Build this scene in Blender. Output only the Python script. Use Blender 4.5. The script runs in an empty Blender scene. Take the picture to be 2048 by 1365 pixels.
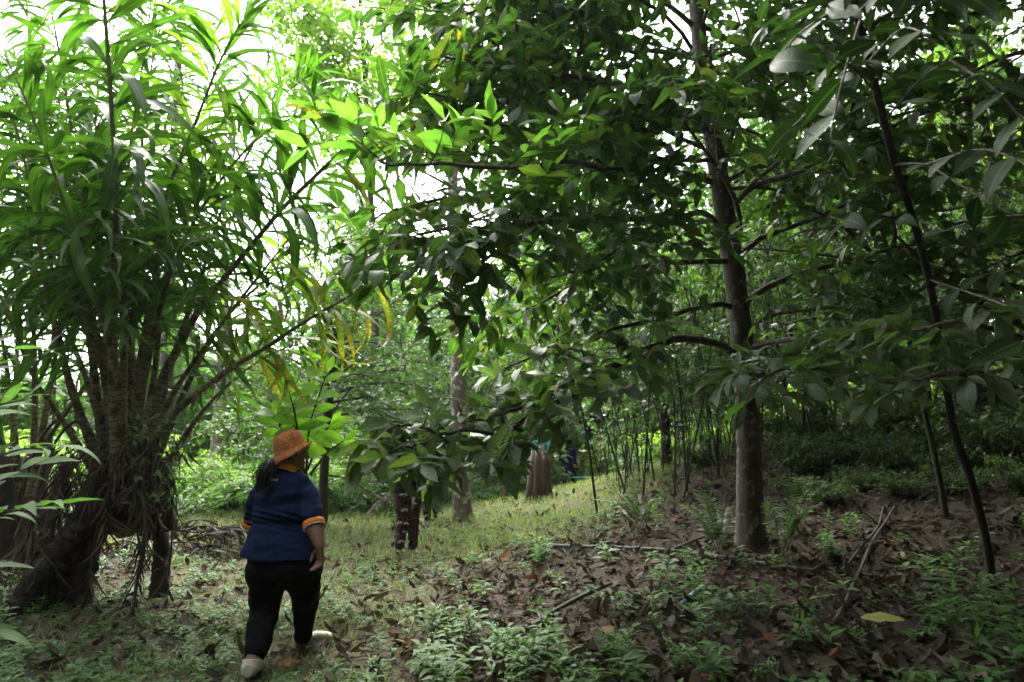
import bpy, math, random
import numpy as np
from mathutils import Vector, Matrix
from mathutils.bvhtree import BVHTree

rng = np.random.default_rng(11)
random.seed(11)
SC = bpy.context.scene
COL = SC.collection
R = math.radians
A = np.array

# ---------------------------------------------------------------- camera
FPX = 24.0 / 36.0 * 2048.0            # focal length in pixels of the 2048 px wide photograph
PITCH = math.atan((890 - 682.5) / FPX)
CAM = A([0.0, 0.0, 1.55])
cam_d = bpy.data.cameras.new('camera')
cam_d.lens = 24.0
cam_d.sensor_width = 36.0
cam_d.clip_start = 0.05
cam_d.clip_end = 600.0
cam_d.dof.use_dof = True
cam_d.dof.focus_distance = 5.6
cam_d.dof.aperture_fstop = 2.2
cam = bpy.data.objects.new('camera', cam_d)
cam.location = CAM
cam.rotation_euler = (math.pi / 2 + PITCH, 0, 0)
COL.objects.link(cam)
SC.camera = cam

# ---------------------------------------------------------------- sky, sun, exposure (bright overcast)
SUN_EL, SUN_AZ = R(52), R(-22)        # azimuth measured from +Y towards +X
world = bpy.data.worlds.new('World')
SC.world = world
world.use_nodes = True
wn, wl = world.node_tree.nodes, world.node_tree.links
wn.clear()
w_out = wn.new('ShaderNodeOutputWorld')
w_bg = wn.new('ShaderNodeBackground')
w_sky = wn.new('ShaderNodeTexSky')
w_sky.sky_type = 'NISHITA'
w_sky.sun_disc = False
w_sky.sun_elevation = SUN_EL
w_sky.sun_rotation = SUN_AZ
w_sky.air_density = 1.0
w_sky.dust_density = 4.0
w_hs = wn.new('ShaderNodeHueSaturation')
w_hs.inputs['Saturation'].default_value = 0.22
w_bg.inputs['Strength'].default_value = 0.15
wl.new(w_sky.outputs[0], w_hs.inputs['Color'])
wl.new(w_hs.outputs[0], w_bg.inputs['Color'])
wl.new(w_bg.outputs[0], w_out.inputs['Surface'])

sun_d = bpy.data.lights.new('sun', 'SUN')
sun_d.energy = 1.5
sun_d.angle = R(25)
sun_d.color = (1.0, 0.97, 0.9)
sun = bpy.data.objects.new('sun', sun_d)
sdir = Vector((math.sin(SUN_AZ) * math.cos(SUN_EL), math.cos(SUN_AZ) * math.cos(SUN_EL), math.sin(SUN_EL)))
sun.rotation_euler = sdir.to_track_quat('Z', 'Y').to_euler()
sun.location = (-6, 14, 30)
COL.objects.link(sun)

SC.render.engine = 'CYCLES'
SC.view_settings.view_transform = 'Standard'
SC.view_settings.look = 'None'
SC.view_settings.gamma = 1.0
SC.view_settings.use_curve_mapping = False
SC.view_settings.exposure = 2.8
SC.cycles.use_denoising = True
SC.cycles.max_bounces = 10
SC.cycles.diffuse_bounces = 4
SC.cycles.glossy_bounces = 3
SC.cycles.transmission_bounces = 8
SC.cycles.sample_clamp_indirect = 8.0

# ---------------------------------------------------------------- helpers
def P(px, py, d):
    """World point seen at photograph pixel (px, py) at distance d along +Y."""
    cx, cz = (px - 1024.0) / FPX, -(py - 682.5) / FPX
    v = A([cx, math.cos(PITCH) - cz * math.sin(PITCH), math.sin(PITCH) + cz * math.cos(PITCH)])
    return CAM + v * (d / v[1])

def project(p):
    q = np.asarray(p, float).reshape(-1, 3) - CAM
    f = q[:, 1] * math.cos(PITCH) + q[:, 2] * math.sin(PITCH)
    u = -q[:, 1] * math.sin(PITCH) + q[:, 2] * math.cos(PITCH)
    fs = np.where(f > 0.05, f, 0.05)
    return 1024 + FPX * q[:, 0] / fs, 682.5 - FPX * u / fs, f

def nrm(v):
    v = np.asarray(v, float)
    return v / np.maximum(np.linalg.norm(v, axis=-1, keepdims=True), 1e-9)

def catmull(pts, n=8):
    p = np.asarray(pts, float)
    q = np.vstack([2 * p[0] - p[1], p, 2 * p[-1] - p[-2]])
    out = []
    for i in range(1, len(q) - 2):
        t = np.linspace(0, 1, n, endpoint=False)[:, None]
        a, b, c, d = q[i - 1], q[i], q[i + 1], q[i + 2]
        out.append(0.5 * (2 * b + (c - a) * t + (2 * a - 5 * b + 4 * c - d) * t ** 2 + (3 * b - a - 3 * c + d) * t ** 3))
    return np.vstack(out + [p[-1:]])

def arclen(p):
    return np.concatenate([[0], np.cumsum(np.linalg.norm(np.diff(p, axis=0), axis=1))])

def sample(p, cl, s):
    """point and tangent at arc length s"""
    pt = A([np.interp(s, cl, p[:, k]) for k in range(3)])
    e = 0.02 * cl[-1]
    a = A([np.interp(max(s - e, 0), cl, p[:, k]) for k in range(3)])
    b = A([np.interp(min(s + e, cl[-1]), cl, p[:, k]) for k in range(3)])
    return pt, nrm(b - a)

class MB:
    """collects vertices, quads and tris and links them as one mesh object"""
    def __init__(s):
        s.V, s.Q, s.T, s.U, s.I, s.n = [], [], [], [], [], 0
    def add(s, V, Q=None, T=None, U=None, tint=0.0):
        V = np.asarray(V, np.float32).reshape(-1, 3)
        s.V.append(V)
        if Q is not None and len(Q): s.Q.append(np.asarray(Q, np.int64).reshape(-1, 4) + s.n)
        if T is not None and len(T): s.T.append(np.asarray(T, np.int64).reshape(-1, 3) + s.n)
        s.U.append(np.zeros((len(V), 2), np.float32) if U is None else np.asarray(U, np.float32))
        s.I.append(np.broadcast_to(np.asarray(tint, np.float32), (len(V),)))
        s.n += len(V)
        return s
    def mesh(s, name, mat=None, smooth=True, tint=True):
        V = np.vstack(s.V)
        Q = np.vstack(s.Q) if s.Q else np.zeros((0, 4), np.int64)
        T = np.vstack(s.T) if s.T else np.zeros((0, 3), np.int64)
        me = bpy.data.meshes.new(name)
        me.vertices.add(len(V))
        me.vertices.foreach_set('co', V.ravel())
        li = np.concatenate([Q.ravel(), T.ravel()]).astype(np.int32)
        me.loops.add(len(li))
        me.loops.foreach_set('vertex_index', li)
        me.polygons.add(len(Q) + len(T))
        ls = np.concatenate([np.arange(len(Q)) * 4, len(Q) * 4 + np.arange(len(T)) * 3]).astype(np.int32)
        me.polygons.foreach_set('loop_start', ls)
        uv = me.uv_layers.new(name='UVMap')
        uv.data.foreach_set('uv', np.vstack(s.U)[li].astype(np.float32).ravel())
        if tint:
            at = me.attributes.new('tint', 'FLOAT', 'POINT')
            at.data.foreach_set('value', np.concatenate(s.I).astype(np.float32))
        me.update(calc_edges=True)
        me.validate()
        if smooth:
            me.polygons.foreach_set('use_smooth', np.ones(len(me.polygons), bool))
        if mat: me.materials.append(mat)
        return me
    def build(s, name, mat, parent=None, smooth=True, kind=None):
        if s.n == 0: return None
        return link(name, s.mesh(name, mat, smooth), parent, kind)

def origin(o):
    """world translation of a parent chain made of plain translations"""
    v = Vector((0, 0, 0))
    while o is not None:
        v = v + o.location
        o = o.parent
    return v

def link(name, me, parent=None, kind=None):
    o = bpy.data.objects.new(name, me)
    COL.objects.link(o)
    if parent is not None:
        o.parent = parent
        o.location = -origin(parent)
    if kind: o['kind'] = kind
    return o

def tag(o, label=None, cat=None, group=None, kind=None):
    if label: o['label'] = label
    if cat: o['category'] = cat
    if group: o['group'] = group
    if kind: o['kind'] = kind
    return o

def thing(name, loc, label, cat, group=None):
    o = bpy.data.objects.new(name, None)
    o.empty_display_size = 0.2
    o.location = Vector([float(c) for c in loc])
    COL.objects.link(o)
    return tag(o, label, cat, group)

def copy_tree(o, parent=None):
    c = o.copy()
    COL.objects.link(c)
    if parent is not None: c.parent = parent
    for ch in o.children: copy_tree(ch, c)
    return c

def frames(p):
    """tangent and two perpendiculars along a polyline"""
    t = np.gradient(p, axis=0)
    t = nrm(t)
    ref = A([0, 0, 1.0]) if abs(t[0][2]) < 0.9 else A([0, 1.0, 0])
    n = nrm(np.cross(t[0], ref))
    N = [n]
    for i in range(1, len(p)):
        n = n - t[i] * np.dot(n, t[i])
        n = nrm(n)
        N.append(n)
    N = A(N)
    return t, N, np.cross(t, N)

def tube(mb, p, r, sides=6, tint=0.0, cap=True, lump=0.0):
    p = np.asarray(p, float)
    m = len(p)
    r = np.broadcast_to(np.asarray(r, float), (m,))
    t, N, B = frames(p)
    a = np.linspace(0, 2 * math.pi, sides, endpoint=False)
    rr = r[:, None] * np.ones((1, sides))
    if lump: rr = rr * (1 + lump * rng.normal(size=(m, sides)))
    V = p[:, None, :] + rr[..., None] * (np.cos(a)[None, :, None] * N[:, None, :] + np.sin(a)[None, :, None] * B[:, None, :])
    V = V.reshape(-1, 3)
    i = np.arange(m - 1)[:, None] * sides
    j = np.arange(sides)[None, :]
    k = (j + 1) % sides
    Q = np.stack([i + j, i + k, i + sides + k, i + sides + j], -1).reshape(-1, 4)
    cl = arclen(p)
    U = np.stack([np.broadcast_to(a / (2 * math.pi), (m, sides)), np.broadcast_to(cl[:, None], (m, sides))], -1).reshape(-1, 2)
    T = None
    if cap:
        V = np.vstack([V, p[:1], p[-1:]])
        U = np.vstack([U, [[0, 0]], [[0, cl[-1]]]])
        c0, c1 = m * sides, m * sides + 1
        jj = np.arange(sides); kk = (jj + 1) % sides
        T = np.vstack([np.stack([np.full(sides, c0), kk, jj], -1), np.stack([np.full(sides, c1), (m - 1) * sides + jj, (m - 1) * sides + kk], -1)])
    mb.add(V, Q, T, U, tint)

# leaf templates: unit length along +X, normal +Z, width baked in
def leaf_template(ratio=0.4, nseg=4, droop=0.5, fold=0.25, peak=0.8, wave=0.0, curl=0.0, base=0.03):
    s = np.linspace(0, 1, nseg + 1)
    th = 0.15 - droop * s ** 1.3
    dx, dz = np.cos(th), np.sin(th)
    x = np.concatenate([[0], np.cumsum((dx[1:] + dx[:-1]) / 2 / nseg)])
    z = np.concatenate([[0], np.cumsum((dz[1:] + dz[:-1]) / 2 / nseg)])
    w = ratio * 0.5 * np.maximum(np.sin(math.pi * s ** peak), base)
    w[-1] = ratio * 0.015
    ny = -np.sin(th)
    nz = np.cos(th)
    V, U = [], []
    for i in range(nseg + 1):
        up = w[i] * (fold + wave * math.sin(i * 2.4))
        up2 = w[i] * (fold - wave * math.sin(i * 2.4 + 1))
        V += [(x[i] + ny[i] * up, w[i] * (1 - curl), z[i] + nz[i] * up), (x[i], 0, z[i]), (x[i] + ny[i] * up2, -w[i] * (1 - curl), z[i] + nz[i] * up2)]
        U += [(0, s[i]), (0.5, s[i]), (1, s[i])]
    Q = []
    for i in range(nseg):
        a = 3 * i
        Q += [(a, a + 3, a + 4, a + 1), (a + 1, a + 4, a + 5, a + 2)]
    return A(V), A(Q), None, A(U)

def basis(d, up):
    d = nrm(d)
    y = nrm(np.cross(up, d))
    z = np.cross(d, y)
    return np.stack([d, y, z], -1)              # columns

def scatter(mb, tpl, pos, B, size, tint):
    """joined copies of one template"""
    V, Q, T, U = tpl
    n, k = len(pos), len(V)
    if n == 0: return
    W = np.einsum('nij,kj->nki', B * np.asarray(size).reshape(-1, 1, 1), V) + np.asarray(pos)[:, None, :]
    off = (np.arange(n) * k)[:, None, None]
    mb.add(W.reshape(-1, 3), None if Q is None or len(Q) == 0 else (Q[None] + off).reshape(-1, 4),
           None if T is None or len(T) == 0 else (T[None] + off).reshape(-1, 3), np.tile(U, (n, 1)), np.repeat(np.asarray(tint, float), k))

class Leaves:
    def __init__(s): s.p, s.d, s.u, s.L, s.k, s.owner = [], [], [], [], [], []
    def add(s, p, d, u, L, k=0, owner=0):
        s.p.append(p); s.d.append(d); s.u.append(u); s.L.append(L); s.k.append(k); s.owner.append(owner)
    def arrays(s):
        return A(s.p), nrm(A(s.d)), nrm(A(s.u)), A(s.L), A(s.k), A(s.owner)

def in_view_size(p, L):
    x, y, f = project(p)
    ok = (f > 0.3) & (x > -40) & (x < 2088) & (y > -40) & (y < 1405)
    return np.where(ok, L * FPX / np.maximum(f, 0.3), 0)

def grow_leaves(lv, tpls, mats, root, owners=None, name='leaf', rest='foliage', most=300, minpx=10):
    """the leaves that show largest become objects, the rest one 'stuff' part (per owner)"""
    p, d, u, L, k, ow = lv.arrays()
    mats = mats if isinstance(mats, list) else [mats]
    B = basis(d, u)
    px = in_view_size(p, L)
    order = np.argsort(-px)
    big = [i for i in order[:most] if px[i] >= minpx]
    isbig = np.zeros(len(p), bool)
    isbig[big] = True
    meshes = {}
    for i in big:
        key = int(k[i])
        if key not in meshes:
            meshes[key] = MB().add(*tpls[key % len(tpls)]).mesh(name, mats[(key // len(tpls)) % len(mats)], tint=False)
        o = bpy.data.objects.new(name, meshes[key])
        par = root if owners is None else owners[int(ow[i])]
        o.parent = par
        m = np.eye(4); m[:3, :3] = B[i] * L[i]; m[:3, 3] = p[i] - A(origin(par))
        o.matrix_basis = Matrix(m.tolist())
        COL.objects.link(o)
    groups = [(0, root)] if owners is None else list(enumerate(owners))
    for gi, par in groups:
        for mi, mat in enumerate(mats):
            mb = MB()
            for t in range(len(tpls)):
                sel = ~isbig & (k == t + mi * len(tpls))
                if owners is not None: sel &= ow == gi
                if sel.any(): scatter(mb, tpls[t], p[sel], B[sel], L[sel], rng.random(sel.sum()))
            if mb.n: mb.build(rest, mat, par, kind='stuff')

# ---------------------------------------------------------------- materials
def new_mat(name):
    m = bpy.data.materials.new(name)
    m.use_nodes = True
    nt = m.node_tree
    nt.nodes.clear()
    return m, nt.nodes, nt.links

def ramp(N, cols, pos=None, interp='LINEAR'):
    r = N.new('ShaderNodeValToRGB')
    e = r.color_ramp
    e.interpolation = interp
    n = len(cols)
    for i, c in enumerate(cols):
        q = (i / (n - 1)) if pos is None else pos[i]
        if i < 2: el = e.elements[i]; el.position = q
        else: el = e.elements.new(q)
        el.color = (*c, 1) if len(c) == 3 else c
    return r

def math_node(N, L, op, a, b=None):
    m = N.new('ShaderNodeMath'); m.operation = op
    for i, v in enumerate((a, b)):
        if v is None: continue
        if isinstance(v, (int, float)): m.inputs[i].default_value = v
        else: L.new(v, m.inputs[i])
    return m.outputs[0]

def mixc(N, L, f, a, b, mode='MIX'):
    m = N.new('ShaderNodeMix'); m.data_type = 'RGBA'; m.blend_type = mode
    for s, v in ((m.inputs[0], f), (m.inputs[6], a), (m.inputs[7], b)):
        if isinstance(v, (int, float)): s.default_value = v
        elif isinstance(v, tuple): s.default_value = (*v, 1)
        else: L.new(v, s)
    return m.outputs[2]

def noise_tex(N, L, scale, detail=4, vec=None, rough=0.55):
    t = N.new('ShaderNodeTexNoise')
    t.inputs['Scale'].default_value = scale
    t.inputs['Detail'].default_value = detail
    t.inputs['Roughness'].default_value = rough
    if vec is not None: L.new(vec, t.inputs['Vector'])
    return t.outputs['Fac']

def leaf_mat(name, cols, trans, tfac=0.35, rough=0.38, dust=0.0, spots=None, vein=0.35, spec=0.5, under=0.07, tip=0.0):
    m, N, L = new_mat(name)
    at = N.new('ShaderNodeAttribute'); at.attribute_name = 'tint'
    oi = N.new('ShaderNodeObjectInfo')
    geo = N.new('ShaderNodeNewGeometry')
    t = math_node(N, L, 'FRACT', math_node(N, L, 'ADD', at.outputs['Fac'], oi.outputs['Random']))
    col = ramp(N, cols); L.new(t, col.inputs[0])
    c = col.outputs[0]
    uv = N.new('ShaderNodeUVMap'); sep = N.new('ShaderNodeSeparateXYZ'); L.new(uv.outputs[0], sep.inputs[0])
    off = math_node(N, L, 'ABSOLUTE', math_node(N, L, 'SUBTRACT', sep.outputs[0], 0.5))
    mid = N.new('ShaderNodeMapRange'); mid.inputs[1].default_value = 0.0; mid.inputs[2].default_value = 0.07; mid.inputs[3].default_value = 1; mid.inputs[4].default_value = 0
    L.new(off, mid.inputs[0])
    side = math_node(N, L, 'SINE', math_node(N, L, 'MULTIPLY', math_node(N, L, 'SUBTRACT', sep.outputs[1], math_node(N, L, 'MULTIPLY', off, 0.5)), 75.0))
    sidev = math_node(N, L, 'MULTIPLY', math_node(N, L, 'POWER', math_node(N, L, 'MAXIMUM', side, 0.0), 4.0), 0.3)
    veins = math_node(N, L, 'MULTIPLY', math_node(N, L, 'ADD', mid.outputs[0], sidev), vein)
    c = mixc(N, L, veins, c, (0.22, 0.30, 0.09))
    pos = geo.outputs['Position']
    n1 = noise_tex(N, L, 9, 3, pos)
    mr = N.new('ShaderNodeMapRange'); mr.inputs[1].default_value = 0.3; mr.inputs[2].default_value = 0.7; mr.inputs[3].default_value = 0.72; mr.inputs[4].default_value = 1.22
    L.new(n1, mr.inputs[0])
    c = mixc(N, L, 1.0, c, mr.outputs[0], 'MULTIPLY')
    if spots:
        sp, amount = spots
        n2 = noise_tex(N, L, 55, 2, pos)
        big = noise_tex(N, L, 3.0, 2, pos)
        f = N.new('ShaderNodeMapRange'); f.inputs[1].default_value = 1.13 - amount; f.inputs[2].default_value = 1.2 - amount
        L.new(math_node(N, L, 'ADD', n2, math_node(N, L, 'MULTIPLY', big, 0.6)), f.inputs[0])
        c = mixc(N, L, f.outputs[0], c, sp)
    if tip > 0:
        tv = math_node(N, L, 'ADD', sep.outputs[1], math_node(N, L, 'MULTIPLY', math_node(N, L, 'SUBTRACT', n1, 0.5), 0.5))
        f = N.new('ShaderNodeMapRange'); f.inputs[1].default_value = 0.93; f.inputs[2].default_value = 0.99; f.inputs[4].default_value = tip
        L.new(tv, f.inputs[0])
        c = mixc(N, L, f.outputs[0], c, (0.13, 0.075, 0.03))
    rg = rough
    if dust > 0:
        n3 = noise_tex(N, L, 38, 5, pos, 0.7)
        f = N.new('ShaderNodeMapRange'); f.inputs[1].default_value = 0.42; f.inputs[2].default_value = 0.7; f.inputs[3].default_value = 0; f.inputs[4].default_value = dust
        L.new(math_node(N, L, 'ADD', n3, math_node(N, L, 'MULTIPLY', math_node(N, L, 'SUBTRACT', t, 0.5), 0.25)), f.inputs[0])
        c = mixc(N, L, f.outputs[0], c, (0.17, 0.18, 0.12))
    cu = mixc(N, L, math_node(N, L, 'MULTIPLY', geo.outputs['Backfacing'], under), c, (0.13, 0.19, 0.07))
    b = N.new('ShaderNodeBsdfPrincipled')
    L.new(cu, b.inputs['Base Color'])
    rr = N.new('ShaderNodeMapRange'); rr.inputs[3].default_value = rg; rr.inputs[4].default_value = min(rg + 0.3, 0.9)
    L.new(n1, rr.inputs[0]); L.new(rr.outputs[0], b.inputs['Roughness'])
    b.inputs['Specular IOR Level'].default_value = spec
    tr = N.new('ShaderNodeBsdfTranslucent')
    tcol = mixc(N, L, 1.0, c, trans, 'MULTIPLY')
    L.new(tcol, tr.inputs['Color'])
    mx = N.new('ShaderNodeMixShader'); mx.inputs[0].default_value = tfac
    L.new(b.outputs[0], mx.inputs[1]); L.new(tr.outputs[0], mx.inputs[2])
    bp = N.new('ShaderNodeBump'); bp.inputs['Strength'].default_value = 0.35; bp.inputs['Distance'].default_value = 0.004
    L.new(math_node(N, L, 'ADD', math_node(N, L, 'MULTIPLY', veins, -1.0), noise_tex(N, L, 30, 2, pos)), bp.inputs['Height'])
    L.new(bp.outputs[0], b.inputs['Normal'])
    o = N.new('ShaderNodeOutputMaterial'); L.new(mx.outputs[0], o.inputs[0])
    return m

def bark_mat(name, cols, scale=14, stretch=0.25, bump=0.6, lichen=None, rings=None, rough=0.85):
    m, N, L = new_mat(name)
    tc = N.new('ShaderNodeTexCoord')
    mp = N.new('ShaderNodeMapping'); mp.inputs['Scale'].default_value = (1, 1, stretch)
    L.new(tc.outputs['Object'], mp.inputs[0])
    n1 = noise_tex(N, L, scale, 7, mp.outputs[0], 0.65)
    cr = ramp(N, cols, [0.3, 0.5, 0.72] if len(cols) == 3 else None); L.new(n1, cr.inputs[0])
    c = cr.outputs[0]
    h = n1
    if lichen:
        lc, amt, lsc = lichen
        n2 = noise_tex(N, L, lsc, 5, tc.outputs['Object'], 0.6)
        f = N.new('ShaderNodeMapRange'); f.inputs[1].default_value = 0.62 - amt; f.inputs[2].default_value = 0.68 - amt
        L.new(n2, f.inputs[0])
        c = mixc(N, L, f.outputs[0], c, lc)
    if rings:
        rc, per = rings
        uv = N.new('ShaderNodeUVMap'); sep = N.new('ShaderNodeSeparateXYZ'); L.new(uv.outputs[0], sep.inputs[0])
        v = math_node(N, L, 'ADD', math_node(N, L, 'MULTIPLY', sep.outputs[1], 1.0 / per), math_node(N, L, 'MULTIPLY', n1, 1.6))
        saw = math_node(N, L, 'FRACT', v)
        f = N.new('ShaderNodeMapRange'); f.inputs[1].default_value = 0.72; f.inputs[2].default_value = 0.86
        L.new(saw, f.inputs[0])
        c = mixc(N, L, f.outputs[0], c, rc)
        h = math_node(N, L, 'ADD', math_node(N, L, 'MULTIPLY', n1, 0.5), saw)
    b = N.new('ShaderNodeBsdfPrincipled')
    L.new(c, b.inputs['Base Color']); b.inputs['Roughness'].default_value = rough
    bp = N.new('ShaderNodeBump'); bp.inputs['Strength'].default_value = bump; bp.inputs['Distance'].default_value = 0.02
    L.new(h, bp.inputs['Height']); L.new(bp.outputs[0], b.inputs['Normal'])
    o = N.new('ShaderNodeOutputMaterial'); L.new(b.outputs[0], o.inputs[0])
    return m

def simple_mat(name, cols, scale=30, rough=0.8, bump=0.3, dist=0.003, sheen=0.0, spec=0.3, detail=4):
    m, N, L = new_mat(name)
    tc = N.new('ShaderNodeTexCoord')
    n1 = noise_tex(N, L, scale, detail, tc.outputs['Object'])
    cr = ramp(N, cols, None if len(cols) == 2 else [0.3, 0.5, 0.7]); L.new(n1, cr.inputs[0])
    b = N.new('ShaderNodeBsdfPrincipled')
    L.new(cr.outputs[0], b.inputs['Base Color']); b.inputs['Roughness'].default_value = rough
    b.inputs['Specular IOR Level'].default_value = spec
    b.inputs['Sheen Weight'].default_value = sheen
    bp = N.new('ShaderNodeBump'); bp.inputs['Strength'].default_value = bump; bp.inputs['Distance'].default_value = dist
    L.new(n1, bp.inputs['Height']); L.new(bp.outputs[0], b.inputs['Normal'])
    o = N.new('ShaderNodeOutputMaterial'); L.new(b.outputs[0], o.inputs[0])
    return m

M = {}
M['tree_leaf'] = leaf_mat('tree_leaf', [(0.012, 0.038, 0.007), (0.018, 0.052, 0.010), (0.026, 0.07, 0.013), (0.036, 0.09, 0.016), (0.085, 0.11, 0.02)], (2.6, 3.2, 1.1), 0.36, 0.32, dust=0.05, spec=0.5, tip=0.5)
M['shaded_leaf'] = leaf_mat('shaded_leaf', [(0.009, 0.025, 0.006), (0.014, 0.036, 0.008), (0.02, 0.046, 0.011)], (2.0, 2.8, 1.0), 0.16, 0.55, dust=0.0, spec=0.2)  # darker, duller leaf copy; shade at the upper right put into its colour
M['dusty_leaf'] = leaf_mat('dusty_leaf', [(0.038, 0.08, 0.022), (0.055, 0.105, 0.032), (0.075, 0.13, 0.04)], (2.2, 2.7, 1.1), 0.3, 0.32, dust=0.8)
M['fresh_leaf'] = leaf_mat('fresh_leaf', [(0.06, 0.17, 0.02), (0.085, 0.21, 0.03), (0.11, 0.25, 0.04)], (2.4, 2.6, 1.2), 0.42, 0.36)
M['palm_leaf'] = leaf_mat('palm_leaf', [(0.018, 0.055, 0.008), (0.028, 0.082, 0.012), (0.042, 0.115, 0.016)], (2.9, 3.3, 0.9), 0.42, 0.27, vein=0.3, tip=0.85)
M['palm_spotted'] = leaf_mat('palm_spotted', [(0.05, 0.10, 0.02), (0.08, 0.14, 0.025), (0.10, 0.15, 0.03)], (2.6, 2.7, 0.8), 0.42, 0.4, spots=((0.34, 0.20, 0.022), 0.265), vein=0.2)
M['far_leaf'] = leaf_mat('far_leaf', [(0.026, 0.064, 0.016), (0.04, 0.094, 0.023), (0.062, 0.13, 0.032)], (2.5, 2.9, 1.3), 0.36, 0.42)
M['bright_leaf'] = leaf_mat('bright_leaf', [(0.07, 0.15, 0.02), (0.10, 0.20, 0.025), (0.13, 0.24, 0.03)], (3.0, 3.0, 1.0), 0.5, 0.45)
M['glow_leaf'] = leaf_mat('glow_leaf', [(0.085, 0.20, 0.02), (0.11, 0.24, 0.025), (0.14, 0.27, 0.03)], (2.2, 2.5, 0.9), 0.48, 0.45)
M['herb_leaf'] = leaf_mat('herb_leaf', [(0.05, 0.125, 0.025), (0.075, 0.17, 0.035), (0.10, 0.21, 0.045)], (2.2, 2.5, 1.2), 0.35, 0.42)
M['grass'] = leaf_mat('grass', [(0.05, 0.13, 0.02), (0.08, 0.175, 0.03), (0.17, 0.20, 0.07), (0.25, 0.21, 0.11)], (2.2, 2.3, 1.0), 0.35, 0.5, vein=0.1)
M['dead_leaf'] = leaf_mat('dead_leaf', [(0.030, 0.025, 0.019), (0.054, 0.045, 0.034), (0.09, 0.077, 0.058), (0.07, 0.048, 0.032), (0.145, 0.122, 0.094)], (1.3, 1.0, 0.8), 0.12, 0.7, vein=0.15, under=0.0, spec=0.12)
M['yellow_leaf'] = leaf_mat('yellow_leaf', [(0.36, 0.36, 0.06), (0.42, 0.40, 0.08)], (1.3, 1.2, 0.7), 0.3, 0.45)
M['orange_leaf'] = leaf_mat('orange_leaf', [(0.16, 0.06, 0.025), (0.22, 0.10, 0.04)], (1.3, 1.0, 0.7), 0.12, 0.7, vein=0.15, under=0.0, spec=0.12)
M['dead_frond'] = leaf_mat('dead_frond', [(0.03, 0.02, 0.014), (0.055, 0.036, 0.024), (0.10, 0.07, 0.05)], (1.2, 1.0, 0.8), 0.15, 0.75, vein=0.1, under=0.0)
M['bark'] = bark_mat('bark', [(0.035, 0.024, 0.017), (0.065, 0.046, 0.032), (0.10, 0.075, 0.055)], 16, 0.3, 0.8, lichen=((0.17, 0.175, 0.13), 0.05, 11))
M['twig'] = bark_mat('twig', [(0.04, 0.03, 0.02), (0.07, 0.052, 0.035), (0.11, 0.09, 0.065)], 30, 0.6, 0.4, lichen=((0.15, 0.16, 0.12), 0.06, 16))
M['pale_bark'] = bark_mat('pale_bark', [(0.11, 0.075, 0.055), (0.17, 0.125, 0.095), (0.24, 0.19, 0.15)], 10, 0.8, 0.5, lichen=((0.50, 0.48, 0.42), 0.07, 7))
M['red_bark'] = bark_mat('red_bark', [(0.035, 0.022, 0.016), (0.075, 0.045, 0.032), (0.11, 0.07, 0.05)], 12, 0.25, 0.8)
M['thin_bark'] = bark_mat('thin_bark', [(0.014, 0.012, 0.008), (0.028, 0.025, 0.015), (0.05, 0.046, 0.028)], 18, 0.3, 0.5)
M['petiole'] = bark_mat('petiole', [(0.13, 0.105, 0.06), (0.21, 0.18, 0.105), (0.30, 0.26, 0.17)], 12, 0.6, 0.6, rings=((0.075, 0.055, 0.032), 0.055), lichen=((0.06, 0.045, 0.028), 0.10, 9))
M['rachis'] = bark_mat('rachis', [(0.07, 0.085, 0.03), (0.11, 0.12, 0.045), (0.16, 0.16, 0.075)], 14, 0.5, 0.3)
M['spine'] = simple_mat('spine', [(0.20, 0.16, 0.11), (0.36, 0.30, 0.22)], 20, 0.6)
M['fibre'] = bark_mat('fibre', [(0.014, 0.010, 0.007), (0.032, 0.022, 0.016), (0.065, 0.046, 0.032)], 20, 0.15, 1.0)
M['pipe'] = simple_mat('pipe', [(0.035, 0.038, 0.038), (0.075, 0.078, 0.075)], 9, 0.6, 0.2)
M['blue_pipe'] = simple_mat('blue_pipe', [(0.20, 0.30, 0.33), (0.32, 0.43, 0.45)], 14, 0.5, 0.2)
M['stick'] = bark_mat('stick', [(0.035, 0.03, 0.022), (0.065, 0.058, 0.043), (0.105, 0.096, 0.073)], 25, 0.4, 0.5)
M['skin'] = simple_mat('skin', [(0.20, 0.10, 0.06), (0.26, 0.135, 0.085)], 25, 0.5, 0.1, spec=0.4)
M['navy'] = simple_mat('navy', [(0.006, 0.013, 0.050), (0.010, 0.020, 0.068)], 12, 0.9, 0.5, 0.006, spec=0.12)
M['black'] = simple_mat('black_cloth', [(0.0035, 0.0035, 0.0045), (0.007, 0.007, 0.009)], 14, 0.9, 0.6, 0.006, spec=0.15)
M['orange'] = simple_mat('orange_rib', [(0.62, 0.20, 0.015), (0.75, 0.26, 0.02)], 90, 0.8, 0.4, 0.002)
M['white'] = simple_mat('white_trim', [(0.62, 0.62, 0.66), (0.72, 0.72, 0.76)], 60, 0.8)
M['fleece'] = simple_mat('fleece', [(0.32, 0.10, 0.026), (0.47, 0.17, 0.046), (0.60, 0.26, 0.09)], 75, 0.95, 1.0, 0.01, sheen=0.25, spec=0.1)
M['hair'] = simple_mat('hair', [(0.004, 0.0035, 0.003), (0.010, 0.008, 0.007)], 40, 0.45, 0.5, spec=0.5)
M['clog'] = simple_mat('clog', [(0.55, 0.50, 0.37), (0.68, 0.63, 0.48)], 20, 0.55, 0.2)
M['clog_hole'] = simple_mat('clog_hole', [(0.06, 0.055, 0.045), (0.10, 0.09, 0.07)], 20, 0.8)
M['grey_shoe'] = simple_mat('grey_shoe', [(0.24, 0.24, 0.23), (0.36, 0.36, 0.34)], 20, 0.6)
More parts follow.
